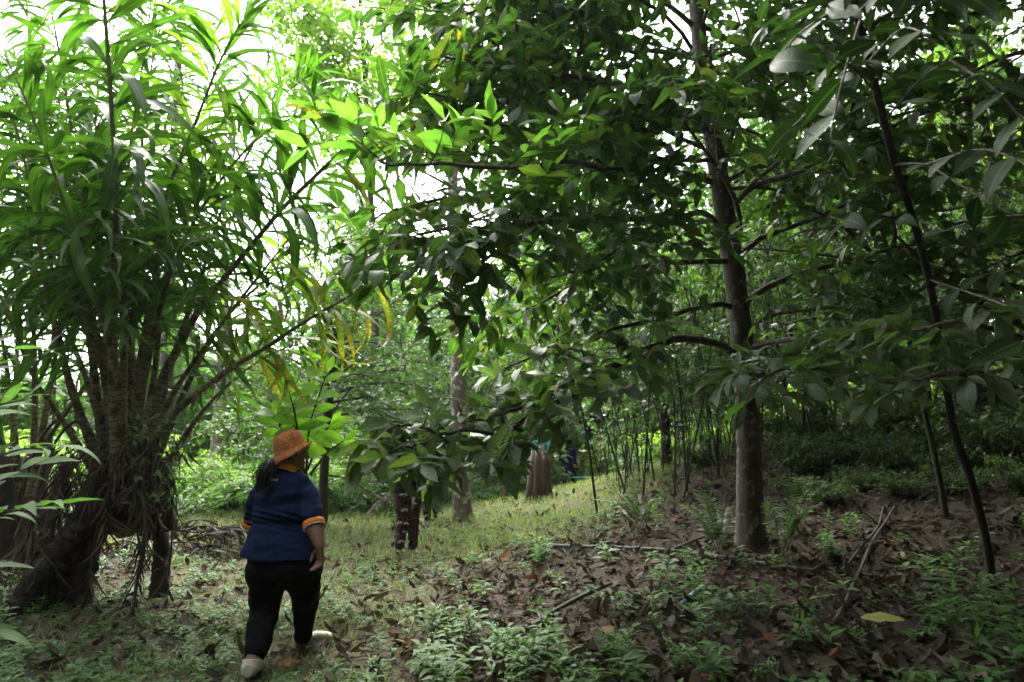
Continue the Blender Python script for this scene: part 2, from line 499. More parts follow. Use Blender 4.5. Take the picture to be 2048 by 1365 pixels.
M['brown_cloth'] = simple_mat('brown_cloth', [(0.08, 0.04, 0.025), (0.12, 0.065, 0.04)], 14, 0.9, 0.5, 0.006)
M['red_cloth'] = simple_mat('red_cloth', [(0.36, 0.05, 0.025), (0.46, 0.08, 0.04)], 14, 0.9, 0.4, 0.006)
M['teal_cloth'] = simple_mat('teal_cloth', [(0.02, 0.16, 0.13), (0.035, 0.22, 0.17)], 14, 0.8, 0.4, 0.006)
M['yellow_bag'] = simple_mat('yellow_bag', [(0.50, 0.34, 0.10), (0.62, 0.44, 0.16)], 14, 0.7, 0.4, 0.006)
M['tub'] = simple_mat('tub', [(0.015, 0.15, 0.13), (0.025, 0.20, 0.17)], 6, 0.4, 0.1)

# ---------------------------------------------------------------- ground
_c = [P(*q) for q in [(60, 1365, 4.3), (495, 1356, 4.3), (620, 1303, 4.85), (1000, 1365, 4.0), (1500, 1365, 3.7), (2048, 1365, 3.4),
      (810, 1116, 8.6), (858, 1048, 12.0), (930, 1042, 12.0), (1075, 1000, 13), (1180, 966, 15.5), (1135, 1006, 19.0), (1505, 1092, 7.0), (1300, 1100, 7.3),
      (1890, 1045, 6.8), (1989, 1210, 5.2), (1700, 1200, 5.0), (1300, 950, 13), (1500, 905, 12), (1700, 850, 13.5), (1900, 815, 13.5), (2048, 840, 11),
      (200, 1200, 6.2), (400, 1110, 9), (640, 1055, 11.5), (430, 1012, 16), (80, 1100, 9.0)]]
_c += [A(q, float) for q in [(0, 0, 0.05), (0, -4, 0.0), (5, -3, 0.6), (-5, -3, -0.1), (-20, 30, -0.2), (0, 40, 0.3), (20, 30, 5.5), (15, 5, 3.2), (-15, 5, -0.3), (33, 33, 8.0), (-30, 5, -0.6), (8, 22, 3.0), (-8, 24, -0.1)]]
_c = A(_c)
def _U(r2): return np.where(r2 > 1e-9, 0.5 * r2 * np.log(np.maximum(r2, 1e-9)), 0)
_n = len(_c)
_K = _U(((_c[:, None, :2] - _c[None, :, :2]) ** 2).sum(-1)) + np.eye(_n) * 0.4
_Pm = np.hstack([np.ones((_n, 1)), _c[:, :2]])
_S = np.linalg.solve(np.vstack([np.hstack([_K, _Pm]), np.hstack([_Pm.T, np.zeros((3, 3))])]), np.concatenate([_c[:, 2], np.zeros(3)]))
def height(x, y):
    x = np.atleast_1d(np.asarray(x, float)); y = np.atleast_1d(np.asarray(y, float))
    r = np.hypot(x, y - 8)
    f = np.minimum(1, 30 / np.maximum(r, 1e-6))
    xx, yy = x * f, 8 + (y - 8) * f
    z = np.empty_like(xx)
    for i in range(0, len(xx), 20000):
        s = slice(i, i + 20000)
        q = np.stack([xx[s], yy[s]], -1)
        z[s] = _U(((q[:, None] - _c[None, :, :2]) ** 2).sum(-1)) @ _S[:_n] + _S[_n] + q @ _S[_n + 1:]
    w = 0.02 * np.sin(xx * 3.1 + np.sin(yy * 2.3)) * np.sin(yy * 2.7 + 1.1 * np.sin(xx * 1.9)) + 0.012 * np.sin(xx * 7.7 + 2 * np.sin(yy * 5.1))
    return np.clip(z, -1.2, 9) + w * np.clip(1.5 - r / 25, 0, 1)
def H(x, y): return float(height(x, y)[0])
def on_ground(px, py, d0=3.0, d1=40.0):
    """where the ray through a pixel meets the ground"""
    ds = np.concatenate([np.arange(d0, 20, 0.05), np.arange(20, d1, 0.25)])
    pts = A([P(px, py, d) for d in ds])
    g = height(pts[:, 0], pts[:, 1])
    k = np.argmax(pts[:, 2] < g)
    p = pts[k].copy(); p[2] = g[k]
    return p

def smooth(a, b, x):
    t = np.clip((x - a) / (b - a), 0, 1)
    return t * t * (3 - 2 * t)
def litter_edge(y): return np.interp(y, [3, 4.2, 5.5, 7.2, 8.3, 11, 14, 20], [-1.0, -1.0, -0.9, -0.9, 0.1, 1.9, 3.4, 6])
def grassy(x, y):
    """1 on the grassy track, 0 in the litter under the trees"""
    right = 1 - smooth(-0.35, 0.9, x - litter_edge(y))
    left = smooth(-4.6, -3.2, x + 0.10 * (y - 6))
    return right * np.where(y > 9, np.maximum(left, 0.8), left)

g = np.sinh(np.linspace(-1, 1, 261) * 4.2) / math.sinh(4.2)
GX, GY = np.meshgrid(g * 90, 6 + g * 90)
GZ = height(GX.ravel(), GY.ravel())
mb = MB()
k = np.arange(260)
ii = (k[:, None] * 261 + k[None, :]).ravel()
mb.add(np.stack([GX.ravel(), GY.ravel(), GZ], -1), np.stack([ii, ii + 1, ii + 262, ii + 261], -1), tint=grassy(GX.ravel(), GY.ravel()))
m, N, L = new_mat('soil')
tc = N.new('ShaderNodeTexCoord')
n1 = noise_tex(N, L, 3.0, 8, tc.outputs['Object'], 0.65)
n2 = noise_tex(N, L, 40, 6, tc.outputs['Object'], 0.7)
cr = ramp(N, [(0.030, 0.022, 0.015), (0.064, 0.048, 0.034), (0.12, 0.098, 0.072)], [0.3, 0.5, 0.75]); L.new(n2, cr.inputs[0])
cg = ramp(N, [(0.06, 0.07, 0.025), (0.12, 0.11, 0.055), (0.23, 0.18, 0.12)], [0.32, 0.52, 0.75]); L.new(n2, cg.inputs[0])
at = N.new('ShaderNodeAttribute'); at.attribute_name = 'tint'
c = mixc(N, L, at.outputs['Fac'], cr.outputs[0], cg.outputs[0])
mr = N.new('ShaderNodeMapRange'); mr.inputs[1].default_value = 0.3; mr.inputs[2].default_value = 0.7; mr.inputs[3].default_value = 0.7; mr.inputs[4].default_value = 1.25
L.new(n1, mr.inputs[0])
c = mixc(N, L, 1.0, c, mr.outputs[0], 'MULTIPLY')
b = N.new('ShaderNodeBsdfPrincipled'); L.new(c, b.inputs['Base Color']); b.inputs['Roughness'].default_value = 0.95; b.inputs['Specular IOR Level'].default_value = 0.15
bp = N.new('ShaderNodeBump'); bp.inputs['Strength'].default_value = 0.9; bp.inputs['Distance'].default_value = 0.03
L.new(n2, bp.inputs['Height']); L.new(bp.outputs[0], b.inputs['Normal'])
o = N.new('ShaderNodeOutputMaterial'); L.new(b.outputs[0], o.inputs[0])
M['soil'] = m
ground = mb.build('ground', M['soil'], kind='structure')

# ---------------------------------------------------------------- leaf shapes
TREE = [leaf_template(rt, 3, dr, fo, pk, wv) for rt, dr, fo, pk, wv in ((0.42, 0.25, 0.22, 0.85, 0.05), (0.36, 0.6, 0.3, 0.75, 0.1), (0.46, 1.0, 0.15, 0.95, 0.12), (0.40, 0.1, 0.35, 0.8, 0.2), (0.50, 1.5, 0.1, 0.85, 0.25), (0.33, -0.4, 0.4, 0.7, 0.15), (0.44, 0.8, -0.2, 1.0, 0.3))]
TREE_LITE = [leaf_template(0.44, 2, dr, 0.22, 0.8) for dr in (0.3, 0.8)]
PALM = [leaf_template(rt, 7, dr, 0.16, 0.85, 0.05, base=0.10) for rt, dr in ((0.082, 1.1), (0.10, 1.6), (0.088, 2.0), (0.105, 2.5), (0.08, 0.8))]
STRAP = [leaf_template(rt, 5, dr, 0.3, 0.6, 0.3, base=0.1) for rt, dr in ((0.05, 0.5), (0.07, -0.8), (0.06, 1.2))]
PALM_LITE = [leaf_template(0.11, 3, dr, 0.15, 0.6) for dr in (0.7, 1.2)]
DEAD = [leaf_template(rt, 3, dr, fo, 0.85, wv) for rt, dr, fo, wv in ((0.45, -0.7, 0.5, 0.35), (0.5, 0.9, -0.3, 0.4), (0.4, -1.3, 0.8, 0.2), (0.55, 0.3, 0.35, 0.5), (0.42, 1.5, 0.2, 0.3))]
HERB = [leaf_template(0.34, 3, dr, 0.2, 0.8) for dr in (0.5, 0.9)]
BLADE = [leaf_template(rt, 3, dr, 0.1, 0.45, base=0.25) for rt, dr in ((0.05, 0.8), (0.06, 1.4), (0.045, 0.4))]

def rvec(s=1.0): return rng.normal(size=3) * s
Z = A([0, 0, 1.0])

def twig_sprays(limb, r_end, lv, tw, start=0.3, step=0.16, tlen=0.75, leafL=0.15, leaf_step=0.06, kset=(0, 1, 2, 3), sub=True, droop=0.25, updir=0.1, owner=0, taper=0.55, vert=0.35, clump=3):
    """side twigs with alternate leaves along a limb polyline"""
    cl = arclen(limb); Ltot = cl[-1]
    s, side = start * Ltot, rng.choice([-1, 1])
    while s < Ltot * 1.001:
        fr = s / Ltot
        p, T = sample(limb, cl, min(s, Ltot))
        S = np.cross(T, Z); S = nrm(S) if np.linalg.norm(S) > 0.15 else nrm(rvec())
        upn = nrm(np.cross(S, T))
        a = R(rng.uniform(35, 75)) if s < Ltot * 0.97 else R(rng.uniform(0, 15))
        d = nrm(T * math.cos(a) + S * side * math.sin(a) + upn * rng.normal(0, vert) + Z * updir)
        ln = tlen * rng.uniform(0.6, 1.15) * (1 - taper * fr)
        def make_twig(p, d, ln, depth):
            n = 5
            t = np.linspace(0, 1, n)
            w = nrm(rvec())
            pts = p + d[None] * ln * t[:, None] - Z[None] * (droop * ln * t ** 2)[:, None] + w[None] * (0.08 * ln * np.sin(t * math.pi))[:, None]
            tube(tw, pts, np.linspace(0.0045 + 0.004 * ln, 0.0016, n), 3, cap=False)
            c2 = arclen(pts)
            q, sd = leaf_step * rng.uniform(1, 2), 1
            tt = nrm(pts[-1] - pts[-2])
            while q < c2[-1]:
                pp, tt = sample(pts, c2, q)
                ls = np.cross(tt, Z); ls = nrm(ls) if np.linalg.norm(ls) > 0.1 else nrm(rvec())
                dd = nrm(tt * rng.uniform(0.3, 0.9) + ls * sd * rng.uniform(0.6, 1.0) + Z * rng.normal(-0.15, 0.3))
                uu = nrm(Z + 0.45 * rvec())
                lv.add(pp, dd, uu, leafL * rng.uniform(0.5, 1.3), int(rng.choice(kset)), owner)
                sd = -sd
                q += leaf_step * rng.uniform(0.7, 1.4)
            for _ in range(clump):
                dd = nrm(tt + 0.6 * rvec())
                lv.add(pts[-1], dd, nrm(Z + 0.4 * rvec()), leafL * rng.uniform(0.8, 1.15), int(rng.choice(kset)), owner)
            if sub and depth == 0 and ln > 0.45:
                for f in (0.35, 0.6):
                    pp, tt = sample(pts, c2, f * c2[-1])
                    ls = nrm(np.cross(tt, Z) + 1e-6)
                    make_twig(pp, nrm(tt * 0.7 + ls * rng.choice([-1, 1]) * 0.7 + Z * rng.normal(0, vert)), ln * rng.uniform(0.4, 0.6), 1)
        make_twig(p, d, ln, 0)
        side = -side
        s += step * rng.uniform(0.6, 1.4)

def bent_limb(p, d, ln, rise=0.15, droop=0.35, wob=0.06, n=10):
    t = np.linspace(0, 1, n)
    w = nrm(rvec())
    return p + nrm(d)[None] * ln * t[:, None] + Z[None] * (rise * ln * t - droop * ln * t ** 2)[:, None] + w[None] * (wob * ln * np.sin(t * 5 + rng.uniform(0, 3)))[:, None]

# ---------------------------------------------------------------- the big tree right of centre
tb = on_ground(1503, 1092)
trunk_px = [(1503, 1092, 7.0), (1500, 1000, 7.0), (1494, 800, 7.0), (1480, 640, 7.0), (1462, 500, 6.98), (1445, 400, 6.95), (1430, 300, 6.95), (1416, 200, 6.95), (1400, 90, 6.95), (1388, -30, 7.0), (1370, -220, 7.0), (1350, -480, 7.05)]
trunk = catmull([P(*q) for q in trunk_px], 10)
trunk[0][2] -= 0.25
big_tree = thing('broadleaf_tree', tb, 'big dark broadleaf tree with straight mottled trunk and many long spreading limbs', 'tree')
mb = MB()
tl = arclen(trunk)
rad = np.interp(tl / tl[-1], [0, 0.05, 0.12, 0.35, 0.6, 1], [0.21, 0.142, 0.12, 0.108, 0.085, 0.045])
tube(mb, trunk, rad, 14, lump=0.03)
mb.build('trunk', M['bark'], big_tree)
LIMBS = [  # pixel polylines with depth, start radius, leaf style: 0 dark, 1 dusty, 2 fresh tips
    ([(1472, 712, 7), (1440, 690, 6.7), (1370, 678, 6.2), (1310, 692, 5.8), (1230, 730, 5.3), (1120, 800, 4.8), (1000, 872, 4.4), (900, 912, 4.1), (800, 930, 3.9)], 0.042, 1),
    ([(1470, 618, 7), (1444, 609, 6.9), (1400, 615, 6.7), (1340, 631, 6.4), (1250, 655, 6.0), (1120, 690, 5.6), (1010, 740, 5.2)], 0.036, 1),
    ([(1460, 528, 7), (1440, 523, 6.9), (1340, 526, 6.7), (1284, 533, 6.6), (1153, 571, 6.4), (1068, 612, 6.2), (982, 639, 6.1)], 0.036, 0),
    ([(1452, 462, 7), (1444, 458, 6.9), (1402, 425, 6.5), (1340, 437, 6.0), (1147, 442, 5.0), (1030, 450, 4.5), (931, 461, 4.2), (830, 470, 3.9)], 0.038, 0),
    ([(1432, 322, 7), (1409, 321, 6.9), (1340, 323, 6.8), (1230, 330, 6.9), (1100, 345, 7.0), (980, 340, 7.1)], 0.03, 0),
    ([(1435, 375, 7), (1419, 363, 6.9), (1340, 342, 6.3), (1222, 339, 5.5), (1146, 325, 4.9), (1020, 335, 4.3), (880, 330, 3.9), (760, 330, 3.7)], 0.038, 2),
    ([(1425, 250, 7), (1325, 205, 6.4), (1256, 175, 6.0), (1153, 154, 5.5), (1000, 130, 5.0), (880, 110, 4.7)], 0.042, 0),
    ([(1405, 120, 7), (1311, 103, 6.9), (1222, 99, 6.8), (1092, 111, 6.6), (950, 150, 6.4)], 0.034, 0),
    ([(1420, 225, 7), (1318, 233, 7.2), (1171, 274, 7.5), (1020, 300, 7.8)], 0.03, 0),
    ([(1398, 60, 7), (1300, -10, 6.6), (1198, 0, 6.2), (1068, 75, 5.7), (960, 120, 5.3)], 0.03, 0),
    ([(1385, -40, 7), (1270, -60, 6.5), (1120, -20, 6.0), (960, 20, 5.6), (840, 60, 5.4)], 0.034, 0),
    ([(1448, 440, 7), (1464, 415, 7), (1506, 373, 6.8), (1582, 349, 6.5), (1634, 325, 6.3), (1696, 294, 6.1), (1824, 235, 5.7), (1928, 204, 5.4), (2060, 187, 5.1)], 0.042, 0),
    ([(1440, 390, 7), (1451, 366, 7), (1496, 339, 7.1), (1547, 328, 7.3), (1616, 321, 7.6), (1720, 327, 8.0), (1860, 320, 8.4)], 0.034, 0),
    ([(1465, 530, 7), (1478, 513, 7), (1530, 472, 6.9), (1599, 448, 6.8), (1665, 420, 6.7), (1755, 373, 6.6), (1893, 318, 6.5), (2050, 300, 6.4)], 0.04, 0),
    ([(1475, 625, 7), (1489, 607, 7), (1547, 569, 6.9), (1634, 537, 6.7), (1713, 520, 6.6), (1789, 496, 6.5), (1950, 470, 6.3), (2080, 440, 6.1)], 0.04, 0),
    ([(1484, 675, 7), (1499, 658, 7), (1547, 631, 6.8), (1634, 617, 6.5), (1703, 620, 6.2), (1772, 627, 5.9), (1900, 650, 5.5)], 0.03, 0),
    ([(1488, 705, 7), (1520, 690, 6.8), (1582, 679, 6.3), (1640, 690, 5.7), (1720, 690, 5.0), (1820, 665, 4.4), (1930, 640, 3.9), (2060, 620, 3.6)], 0.032, 1),
    ([(1488, 715, 7), (1530, 720, 6.2), (1570, 735, 5.5), (1560, 740, 4.9), (1520, 748, 4.4), (1490, 745, 4.1)], 0.026, 1),
    ([(1488, 720, 7), (1590, 735, 6.0), (1700, 760, 5.2), (1800, 765, 4.5), (1900, 745, 3.9), (2020, 740, 3.5)], 0.026, 1),
    ([(1240, 730, 5.4), (1150, 760, 4.9), (1080, 800, 4.5), (1000, 830, 4.2), (930, 850, 4.0)], 0.018, 1),
    ([(1000, 872, 4.4), (930, 860, 4.1), (860, 880, 3.9), (790, 895, 3.75)], 0.014, 1),
    ([(1147, 442, 5.0), (1050, 405, 4.7), (930, 395, 4.4), (820, 410, 4.2), (750, 440, 4.1)], 0.016, 0),
    ([(1090, 446, 4.8), (1000, 500, 4.7), (930, 540, 4.6), (880, 590, 4.5)], 0.014, 0),
    ([(1222, 339, 5.5), (1130, 280, 5.3), (1000, 250, 5.1), (870, 240, 5.0)], 0.016, 0),
    ([(1300, -10, 6.6), (1150, -30, 6.0), (1000, 0, 5.5), (860, 10, 5.2)], 0.018, 0),
    ([(1153, 154, 5.5), (1040, 200, 5.2), (930, 200, 4.9), (830, 180, 4.8)], 0.016, 0),
    ([(1340, 437, 6.0), (1260, 480, 5.6), (1190, 530, 5.3), (1100, 560, 5.1)], 0.016, 0),
    ([(920, 905, 4.15), (860, 860, 4.0), (800, 850, 3.9), (760, 870, 3.8)], 0.011, 1),
    ([(1010, 868, 4.4), (970, 890, 4.2), (930, 905, 4.05), (880, 925, 3.9)], 0.012, 1),
    ([(1444, 375, 7), (1451, 321, 6.9), (1471, 249, 6.8), (1502, 155, 6.7), (1530, 62, 6.6), (1547, -10, 6.5), (1570, -150, 6.4)], 0.034, 0),
]
lv, tw, lb = Leaves(), MB(), []
NT = len(TREE)
for pl, r0, st in LIMBS:
    pts = catmull([P(*q) for q in pl], 5)
    mb = MB()
    pts = pts + 0.012 * rng.normal(size=pts.shape) * np.linspace(0, 1, len(pts))[:, None]
    tube(mb, pts, np.linspace(r0, 0.008, len(pts)) * (1 + 0.05 * rng.normal(size=len(pts))), 8)
    mb.build('limb', M['twig'], big_tree)
    kset = [st * NT + i for i in range(NT)] if st != 2 else [2 * NT, 2 * NT + 1, 2 * NT + 3, 0, 1]
    if st == 1: kset = kset * 4 + [2 * NT, 0]
    twig_sprays(pts, 0.01, lv, tw, start=0.36 if st == 1 else 0.28, step=0.10 if st != 1 else 0.085, tlen=0.95 if st != 1 else 0.42,
                leafL=(0.18, 0.215, 0.20)[st], leaf_step=0.068 if st != 1 else 0.06, kset=kset, updir=0.35 if st == 2 else 0.05, droop=0.1 if st == 2 else 0.25 if st == 0 else 0.12, vert=0.4 if st != 1 else 0.35)
fill = MB()
for i in range(30):
    f = rng.uniform(0.36, 0.97)
    p, T = sample(trunk, tl, f * tl[-1])
    az = i * 2.4 + rng.uniform(-0.4, 0.4)
    ln = rng.uniform(2.4, 4.0) * (1.15 - 0.5 * f)
    pts = bent_limb(p, A([math.cos(az), math.sin(az), 0.25]), ln, 0.1, 0.3)
    tube(fill, pts, np.linspace(0.026, 0.007, len(pts)), 6)
    twig_sprays(pts, 0.008, lv, tw, start=0.35, step=0.13, tlen=0.95, leafL=0.19, leaf_step=0.06, kset=range(NT), vert=0.4)
fill.build('upper_limbs', M['twig'], big_tree, kind='stuff')
tw.build('twigs', M['twig'], big_tree, kind='stuff')
grow_leaves(lv, TREE, [M['tree_leaf'], M['dusty_leaf'], M['fresh_leaf']], big_tree)

# ---------------------------------------------------------------- spiny palm clump on the left
def frond_points(pl): return catmull([P(*q) for q in pl], 7)

def make_frond(root, pts, r0, lv, idx, Lf=0.5, t0=0.35, gap=0.155, per=3, kset=range(5), spines=None, mat_split=0.38, roll=None, green_from=0.3):
    cl = arclen(pts); Lt = cl[-1]
    n = len(pts)
    f = cl / Lt
    rad = r0 * np.interp(f, [0, 0.15, 0.4, 0.8, 1], [1.25, 0.85, 0.5, 0.25, 0.1])
    k = int(np.searchsorted(f, mat_split))
    mb = MB(); tube(mb, pts[k:], rad[k:], 6)
    fr = mb.build('frond', M['rachis'], root)
    if k > 1:
        mb = MB(); tube(mb, pts[:k + 1], rad[:k + 1], 8)
        mb.build('petiole', M['petiole'], fr)
    s = t0 * Lt
    roll = rng.uniform(-0.6, 0.6) if roll is None else roll
    while s < Lt:
        p, T = sample(pts, cl, s)
        q = s / Lt
        prof = np.interp(q, [t0, 0.5, 0.8, 1.0], [0.75, 1.0, 0.85, 0.5])
        S1 = nrm(np.cross(T, A([0, 1.0, 0])) + 1e-6)
        S2 = nrm(np.cross(T, S1))
        for side in (-1, 1):
            a0 = rng.uniform(58, 84)
            rl = roll + rng.normal(0, 0.5)
            S = S1 * math.cos(rl) + S2 * math.sin(rl)
            for j in range(per):
                a = R(a0 + (j - (per - 1) / 2) * 22 + rng.normal(0, 6)) * (1 - 0.55 * max(0, q - 0.75) / 0.25)
                d = nrm(T * math.cos(a) + S * side * math.sin(a) + Z * 0.08 + 0.16 * rvec())
                lv.add(p + T * (j - 1) * 0.025, d, nrm(Z + 0.3 * rvec()), Lf * prof * rng.uniform(0.75, 1.15), int(rng.choice(list(kset))), idx)
        s += gap * rng.uniform(0.6, 1.35)
    if spines is not None:
        s = 0.02 * Lt
        while s < 0.5 * Lt:
            p, T = sample(pts, cl, s)
            rr = np.interp(s, cl, rad)
            for _ in range(5):
                d = rvec(); d = nrm(d - T * np.dot(d, T)); w = nrm(np.cross(d, T))
                ln = rng.uniform(0.025, 0.065)
                b0 = p + d * rr * 0.9
                tip = b0 + d * ln - T * ln * rng.uniform(-0.3, 0.4)
                spines.add([b0 + w * 0.0022, b0 - w * 0.0022, b0 + T * 0.004, tip], None, [(0, 1, 3), (1, 2, 3), (2, 0, 3)])
            s += 0.028
    return fr

pb = on_ground(215, 1185, 5.0)
palm = thing('spiny_palm', pb, 'large clump of spiny palm with arching fronds and dark shaggy base', 'palm')
PF = [  # main visible fronds
    ([(232, 960, 5.9), (228, 800, 5.8), (226, 640, 5.6), (232, 400, 5.3), (222, 200, 5.0), (208, 0, 4.8), (196, -160, 4.7), (180, -320, 4.7)], 0.050, {}),
    ([(262, 940, 6.1), (285, 760, 6.1), (310, 560, 6.1), (330, 400, 6.0), (366, 308, 5.9), (407, 205, 5.8), (445, 113, 5.7), (500, 20, 5.6), (560, -90, 5.5)], 0.045, dict(bright=1)),
    ([(290, 960, 6.0), (330, 850, 5.9), (430, 760, 5.8), (540, 690, 5.6), (600, 650, 5.5), (700, 592, 5.3), (800, 545, 5.2), (890, 526, 5.1)], 0.042, dict(spot=1)),
    ([(275, 900, 6.0), (320, 770, 6.0), (360, 690, 6.0), (404, 611, 5.9), (455, 549, 5.8), (537, 450, 5.6), (582, 400, 5.5), (667, 318, 5.3), (708, 284, 5.2), (811, 219, 5.0), (880, 188, 4.9), (948, 171, 4.8), (1040, 178, 4.7)], 0.045, dict(spot=0.35)),
    ([(215, 960, 6.2), (190, 760, 6.2), (172, 600, 6.2), (160, 420, 6.2), (140, 240, 6.1), (110, 60, 6.0), (80, -80, 6.0)], 0.045, {}),
    ([(250, 960, 6.3), (262, 720, 6.4), (272, 520, 6.5), (280, 340, 6.6), (300, 150, 6.6), (340, -20, 6.6)], 0.045, {}),
    ([(240, 960, 6.2), (248, 700, 6.3), (250, 480, 6.4), (262, 280, 6.4), (290, 100, 6.4), (310, -60, 6.4)], 0.045, {}),
    ([(300, 950, 6.3), (380, 760, 6.5), (450, 640, 6.7), (520, 570, 6.9), (600, 520, 7.0), (680, 490, 7.1), (760, 500, 7.2)], 0.038, dict(bright=1)),
    ([(285, 950, 6.3), (345, 720, 6.4), (400, 560, 6.5), (440, 430, 6.6), (500, 300, 6.6), (570, 190, 6.6), (650, 130, 6.6)], 0.040, {}),
    ([(205, 940, 6.0), (150, 800, 5.8), (120, 690, 5.7), (90, 560, 5.6), (70, 420, 5.5), (30, 250, 5.4), (-20, 120, 5.3)], 0.042, {}),
    ([(200, 960, 6.0), (130, 850, 5.7), (70, 760, 5.5), (20, 640, 5.3), (-30, 520, 5.2)], 0.036, {}),
    ([(270, 960, 6.5), (310, 740, 6.8), (330, 560, 7.0), (390, 380, 7.2), (420, 220, 7.3), (430, 60, 7.3)], 0.040, dict(bright=1)),
    ([(230, 960, 6.5), (215, 700, 6.8), (205, 500, 7.0), (190, 300, 7.2), (200, 120, 7.3)], 0.040, {}),
    ([(310, 970, 6.2), (400, 830, 6.4), (480, 750, 6.6), (560, 700, 6.8), (640, 680, 7.0)], 0.034, {}),
    ([(280, 950, 6.1), (340, 800, 6.0), (420, 680, 5.9), (480, 600, 5.8), (560, 500, 5.7), (640, 400, 5.6)], 0.036, {}),
    ([(255, 950, 6.4), (275, 760, 6.6), (300, 600, 6.8), (350, 440, 7.0), (430, 330, 7.1), (520, 260, 7.2)], 0.038, {}),
    ([(225, 950, 6.4), (180, 780, 6.7), (130, 640, 7.0), (95, 480, 7.2), (90, 330, 7.3), (120, 180, 7.3)], 0.038, {}),
    ([(245, 950, 6.0), (235, 760, 5.7), (180, 560, 5.3), (120, 380, 5.0), (60, 220, 4.8), (10, 110, 4.7)], 0.038, {}),
    ([(262, 950, 6.2), (300, 700, 6.1), (360, 500, 6.0), (450, 350, 5.9), (540, 260, 5.8), (640, 220, 5.7), (720, 230, 5.7)], 0.038, {}),
]
for k in range(8):
    bx = rng.uniform(215, 300); tx = rng.uniform(-40, 470); ty = rng.uniform(-60, 380) + max(0, tx - 330) * 0.9
    dd = rng.uniform(6.6, 7.8)
    mx = bx * 0.5 + tx * 0.5 + rng.normal(0, 25)
    PF.append(([(bx, 950, 6.4), (bx * 0.75 + mx * 0.25 + 4, 760, 6.6), (mx, 0.5 * (950 + ty) - 20, dd * 0.95), (mx * 0.4 + tx * 0.6, ty + (950 - ty) * 0.2, dd), (tx + (tx - bx) * 0.12, ty, dd)], 0.036, dict(bright=1) if k % 4 == 1 else {}))
NP_ = len(PALM)
lv, spn, owners = Leaves(), MB(), []
for i, (pl, r0, op) in enumerate(PF):
    pts = frond_points(pl)
    ks = list(range(NP_))
    if op.get('spot', 0) == 1: ks = [NP_ + q for q in range(NP_)]
    elif op.get('spot'): ks = ks * 2 + [NP_ + 1]
    if op.get('bright'): ks = [2 * NP_ + q for q in range(NP_)] + ks
    owners.append(make_frond(palm, pts, r0, lv, i, kset=ks, Lf=0.88 if i in (0, 1, 3, 5) else 0.76, spines=spn, t0=0.30 if i in (0, 1, 4, 5, 6) else 0.36))
grow_leaves(lv, PALM, [M['palm_leaf'], M['palm_spotted'], M['bright_leaf']], palm, owners, 'leaflet', 'leaflets', minpx=14)
spn.build('spines', M['spine'], palm, kind='stuff', smooth=False)
# shaggy base: leaning stem bases, old leaf sheaths, hanging dead fronds
mb = MB()
for bx, by, tx, ty, d, r in [(95, 1190, 235, 900, 6.0, 0.15), (140, 1160, 240, 880, 6.1, 0.16), (50, 1225, 200, 960, 5.8, 0.13), (10, 1250, 160, 1050, 5.6, 0.10), (325, 1085, 295, 900, 6.3, 0.07), (250, 1060, 262, 880, 6.4, 0.15), (345, 1060, 312, 910, 6.3, 0.05), (180, 1050, 215, 900, 6.3, 0.14), (285, 1030, 280, 890, 6.2, 0.11)]:
    p0, p1 = P(bx, by, d), P(tx, ty, d + 0.15)
    if by > 1070: p0[2] = H(p0[0], p0[1]) - 0.1
    pts = catmull([p0, p0 * 0.6 + p1 * 0.4 + rvec(0.06), p0 * 0.25 + p1 * 0.75 + rvec(0.05), p1], 12)
    tube(mb, pts, r * np.linspace(1.15, 0.55, len(pts)), 14, lump=0.15)
mb.build('stem_base', M['fibre'], palm)
mb = MB()
dl = Leaves()
for i in range(14):
    px, py = rng.uniform(90, 330), rng.uniform(850, 1000)
    p = P(px, py, rng.uniform(5.6, 6.4))
    az = rng.uniform(0, 6.28)
    out = A([math.cos(az) * 0.8, math.sin(az) * 0.5 - 0.35, 0])
    ln = rng.uniform(0.3, 0.75)
    pts = catmull([p, p + out * 0.25 * ln + Z * 0.12, p + out * 0.5 * ln - Z * 0.15 * ln, p + out * 0.62 * ln - Z * 0.8 * ln, p + out * 0.6 * ln - Z * 1.35 * ln], 4)
    tube(mb, pts, np.linspace(0.016, 0.005, len(pts)), 5)
    c2 = arclen(pts)
    for q in np.linspace(0.25, 1, 22):
        pp, tt = sample(pts, c2, q * c2[-1])
        dl.add(pp, nrm(-Z + 0.35 * rvec()), nrm(rvec()), rng.uniform(0.15, 0.4), int(rng.integers(0, 3)))
mb.build('dead_petioles', M['fibre'], palm)
for i in range(900):
    f = rng.random() ** 0.8
    sp_ = rng.random()
    p = P((rng.uniform(120, 380) if sp_ < 0.6 else rng.uniform(130, 240)) - (40 if sp_ < 0.6 else 150) * f, 880 + (120 if sp_ < 0.6 else 290) * f, rng.uniform(5.7, 6.4))
    dl.add(p, nrm(-Z * 0.8 + A([rng.normal(0, 0.5), -0.3, 0])), nrm(A([0, -1, 0.3]) + 0.5 * rvec()), rng.uniform(0.10, 0.30), int(rng.integers(0, 3)))
p, d, u, Ls, kk, _ = dl.arrays()
mb = MB()
for t in range(3): scatter(mb, STRAP[t], p[kk == t], basis(d, u)[kk == t], Ls[kk == t], rng.random((kk == t).sum()))
mb.build('dead_fronds', M['dead_frond'], palm, kind='stuff')
